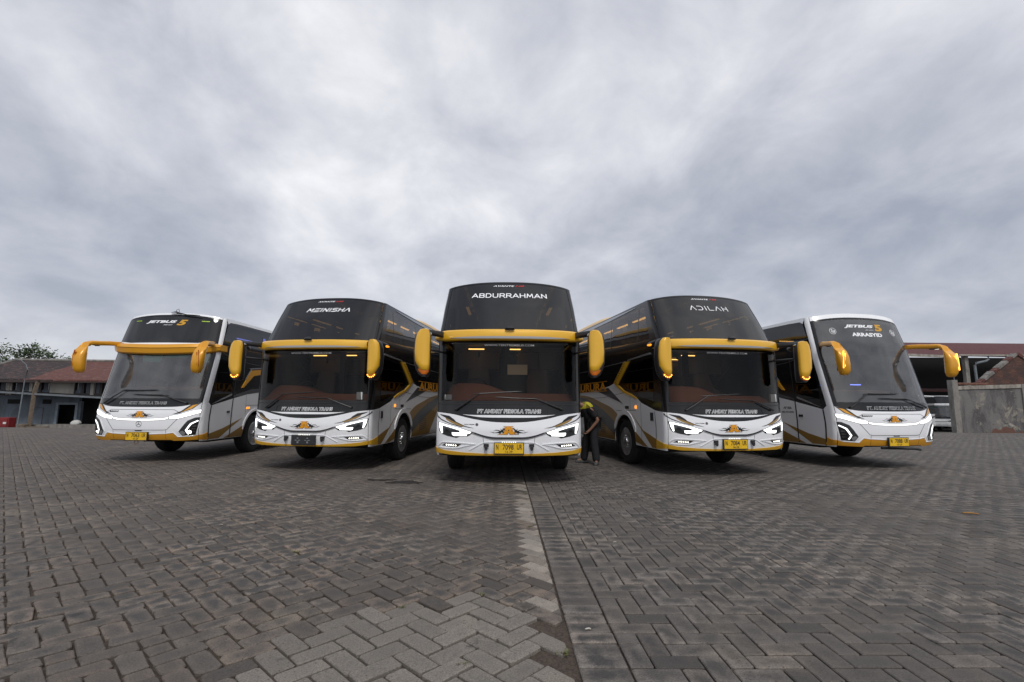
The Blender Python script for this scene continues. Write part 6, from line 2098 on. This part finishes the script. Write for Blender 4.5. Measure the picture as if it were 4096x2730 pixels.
for sy in (-1, 1):
    MB().sweep([(hd_c + Vector((.01, sy * .088, -.01)), (.02, 0, 0), (0, 0, .03)), (hd_c + Vector((.012, sy * .105, -.008)), (.016, 0, 0), (0, 0, .026))], 10).build('ear', SKINM, person, True)
    MB().lathe([(-.006, .004), (0, .011), (.01, .011)], (hd_c.x - .06, sy * .035, hd_c.z - .075), 'z', 10).build('eye', BTEXT, person, True)
MB().sweep([(hd_c + Vector((-.07, 0, -.10)), (.025, 0, 0), (0, .014, 0)), (hd_c + Vector((-.075, 0, -.125)), (.012, 0, 0), (0, .009, 0))], 8).build('nose', SKINM, person, True)
MB().sweep([(hd_c + Vector((-.022, 0, -.088)), (.004, 0, 0), (0, .026, 0)), (hd_c + Vector((-.022, 0, -.096)), (.006, 0, 0), (0, .022, 0))], 8).build('mouth', simple('lips', (.22, .07, .06), .5), person, True)


# ------------------------------------------------------------------ small things on the ground
def flat_blob(name, x, y, rx_, ry_, mat, label, cat, seed, z=.0045, group=None):
    rr = random.Random(seed)
    n = 26
    ph = [rr.uniform(0, 6.28) for _ in range(4)]
    ring_ = []
    for k in range(n):
        t = 2 * math.pi * k / n
        r = 1 + .22 * math.sin(2 * t + ph[0]) + .16 * math.sin(3 * t + ph[1]) + .12 * math.sin(5 * t + ph[2]) + .08 * math.sin(9 * t + ph[3])
        ring_.append((x + rx_ * r * math.cos(t), y + ry_ * r * math.sin(t), z))
    me = bpy.data.meshes.new(name)
    me.from_pydata(ring_ + [(x, y, z)], [], [(k, (k + 1) % n, n) for k in range(n)])
    return tag(link(name, me, mat), label, cat, group)


OIL = simple('damp_stain', (.022, .020, .019), .35)
flat_blob('oil_stain', -1.82, 8.55, .24, .17, OIL, 'dark oil stain on the pavers, larger of two by the ABDURRAHMAN coach', 'stain', 3)
flat_blob('oil_stain', -2.28, 8.78, .20, .10, OIL, 'small dark oil drip beside the larger oil stain on the pavers', 'stain', 8)
STK = simple('dry_leaf', (.34, .16, .03), .8)
MB().sweep([((5.70, 6.375, .012), (0, .012, 0), (0, 0, .006)), ((5.77, 6.335, .02), (0, .02, 0), (0, 0, .008)), ((5.84, 6.30, .012), (0, .01, 0), (0, 0, .005))], 8).build('dry_stick', STK)
tag(bpy.data.objects['dry_stick'], 'short orange-brown dry leaf stalk lying on the grey pavers', 'leaf')
WEED = leaf_mat('weed', (.05, .075, .02), (.16, .15, .05))


def weed(x, y, s, seed, label):
    rr = random.Random(seed)
    V, F, T = [], [], []
    for k in range(26):
        a = rr.uniform(0, 6.28)
        l = s * rr.uniform(.5, 1.2)
        w = s * .07
        bx_, by_ = rr.gauss(0, s * .35), rr.gauss(0, s * .18)
        d = Vector((math.cos(a), math.sin(a), 0))
        p = Vector((bx_, by_, -.008))
        q = Vector((-d.y, d.x, 0)) * w
        mid = p + d * l * .4 + Vector((0, 0, l * .5))
        tip = p + d * l * .9 + Vector((0, 0, l * .55))
        i = len(V)
        V += [(p - q)[:], (p + q)[:], (mid + q * .8)[:], (mid - q * .8)[:], tip[:]]
        F += [(i, i + 1, i + 2, i + 3), (i + 3, i + 2, i + 4)]
        T += [rr.random()] * 5
    me = bpy.data.meshes.new('weed')
    me.from_pydata(V, [], F)
    me.attributes.new('tone', 'FLOAT', 'POINT').data.foreach_set('value', T)
    o = link('weed', me, WEED)
    o.location = (x, y, 0)
    return tag(o, label, 'weed', 'weeds in the paver joints')


for k, (x, y, s, lb) in enumerate(((-1.95, 4.62, .045, 'green weed tuft in a broken joint amid the worn brown pavers'), (-.72, 3.45, .03, 'weed tuft at the far edge of the pale paver patch'), (.30, 2.86, .035, 'weed tuft in the dirt gap between pale pavers and the straight course'),
                                   (-.25, 2.74, .03, 'weed tuft in a joint inside the pale paver patch'), (-.2, 3.68, .03, 'weed tuft by the small cut stones behind the pale paver patch'), (.20, 5.6, .035, 'weed tuft among the pale cut blocks along the paving seam'),
                                   (.22, 7.6, .04, 'weed tuft at the end of the pale seam near the ABDURRAHMAN coach'))):
    weed(x, y, s, k, lb)
CHIP = simple('pale_chip', (.45, .42, .36), .8)
for k, (x, y, lb) in enumerate(((.47, 3.14, 'tiny pale stone chip lying on the straight course of pavers'), (1.02, 5.0, 'tiny pale stone chip on the grey herringbone pavers'), (-3.2, 5.6, 'tiny pale stone chip on the worn brown pavers'))):
    o = MB().sweep([((x - .014, y, .004), (.006, 0, 0), (0, .006, 0)), ((x, y, .008), (.014, 0, .002), (0, .01, 0)), ((x + .013, y, .004), (.005, 0, 0), (0, .006, 0))], 7).build('stone_chip', CHIP)
    tag(o, lb, 'stone', 'stone chips on the pavers')
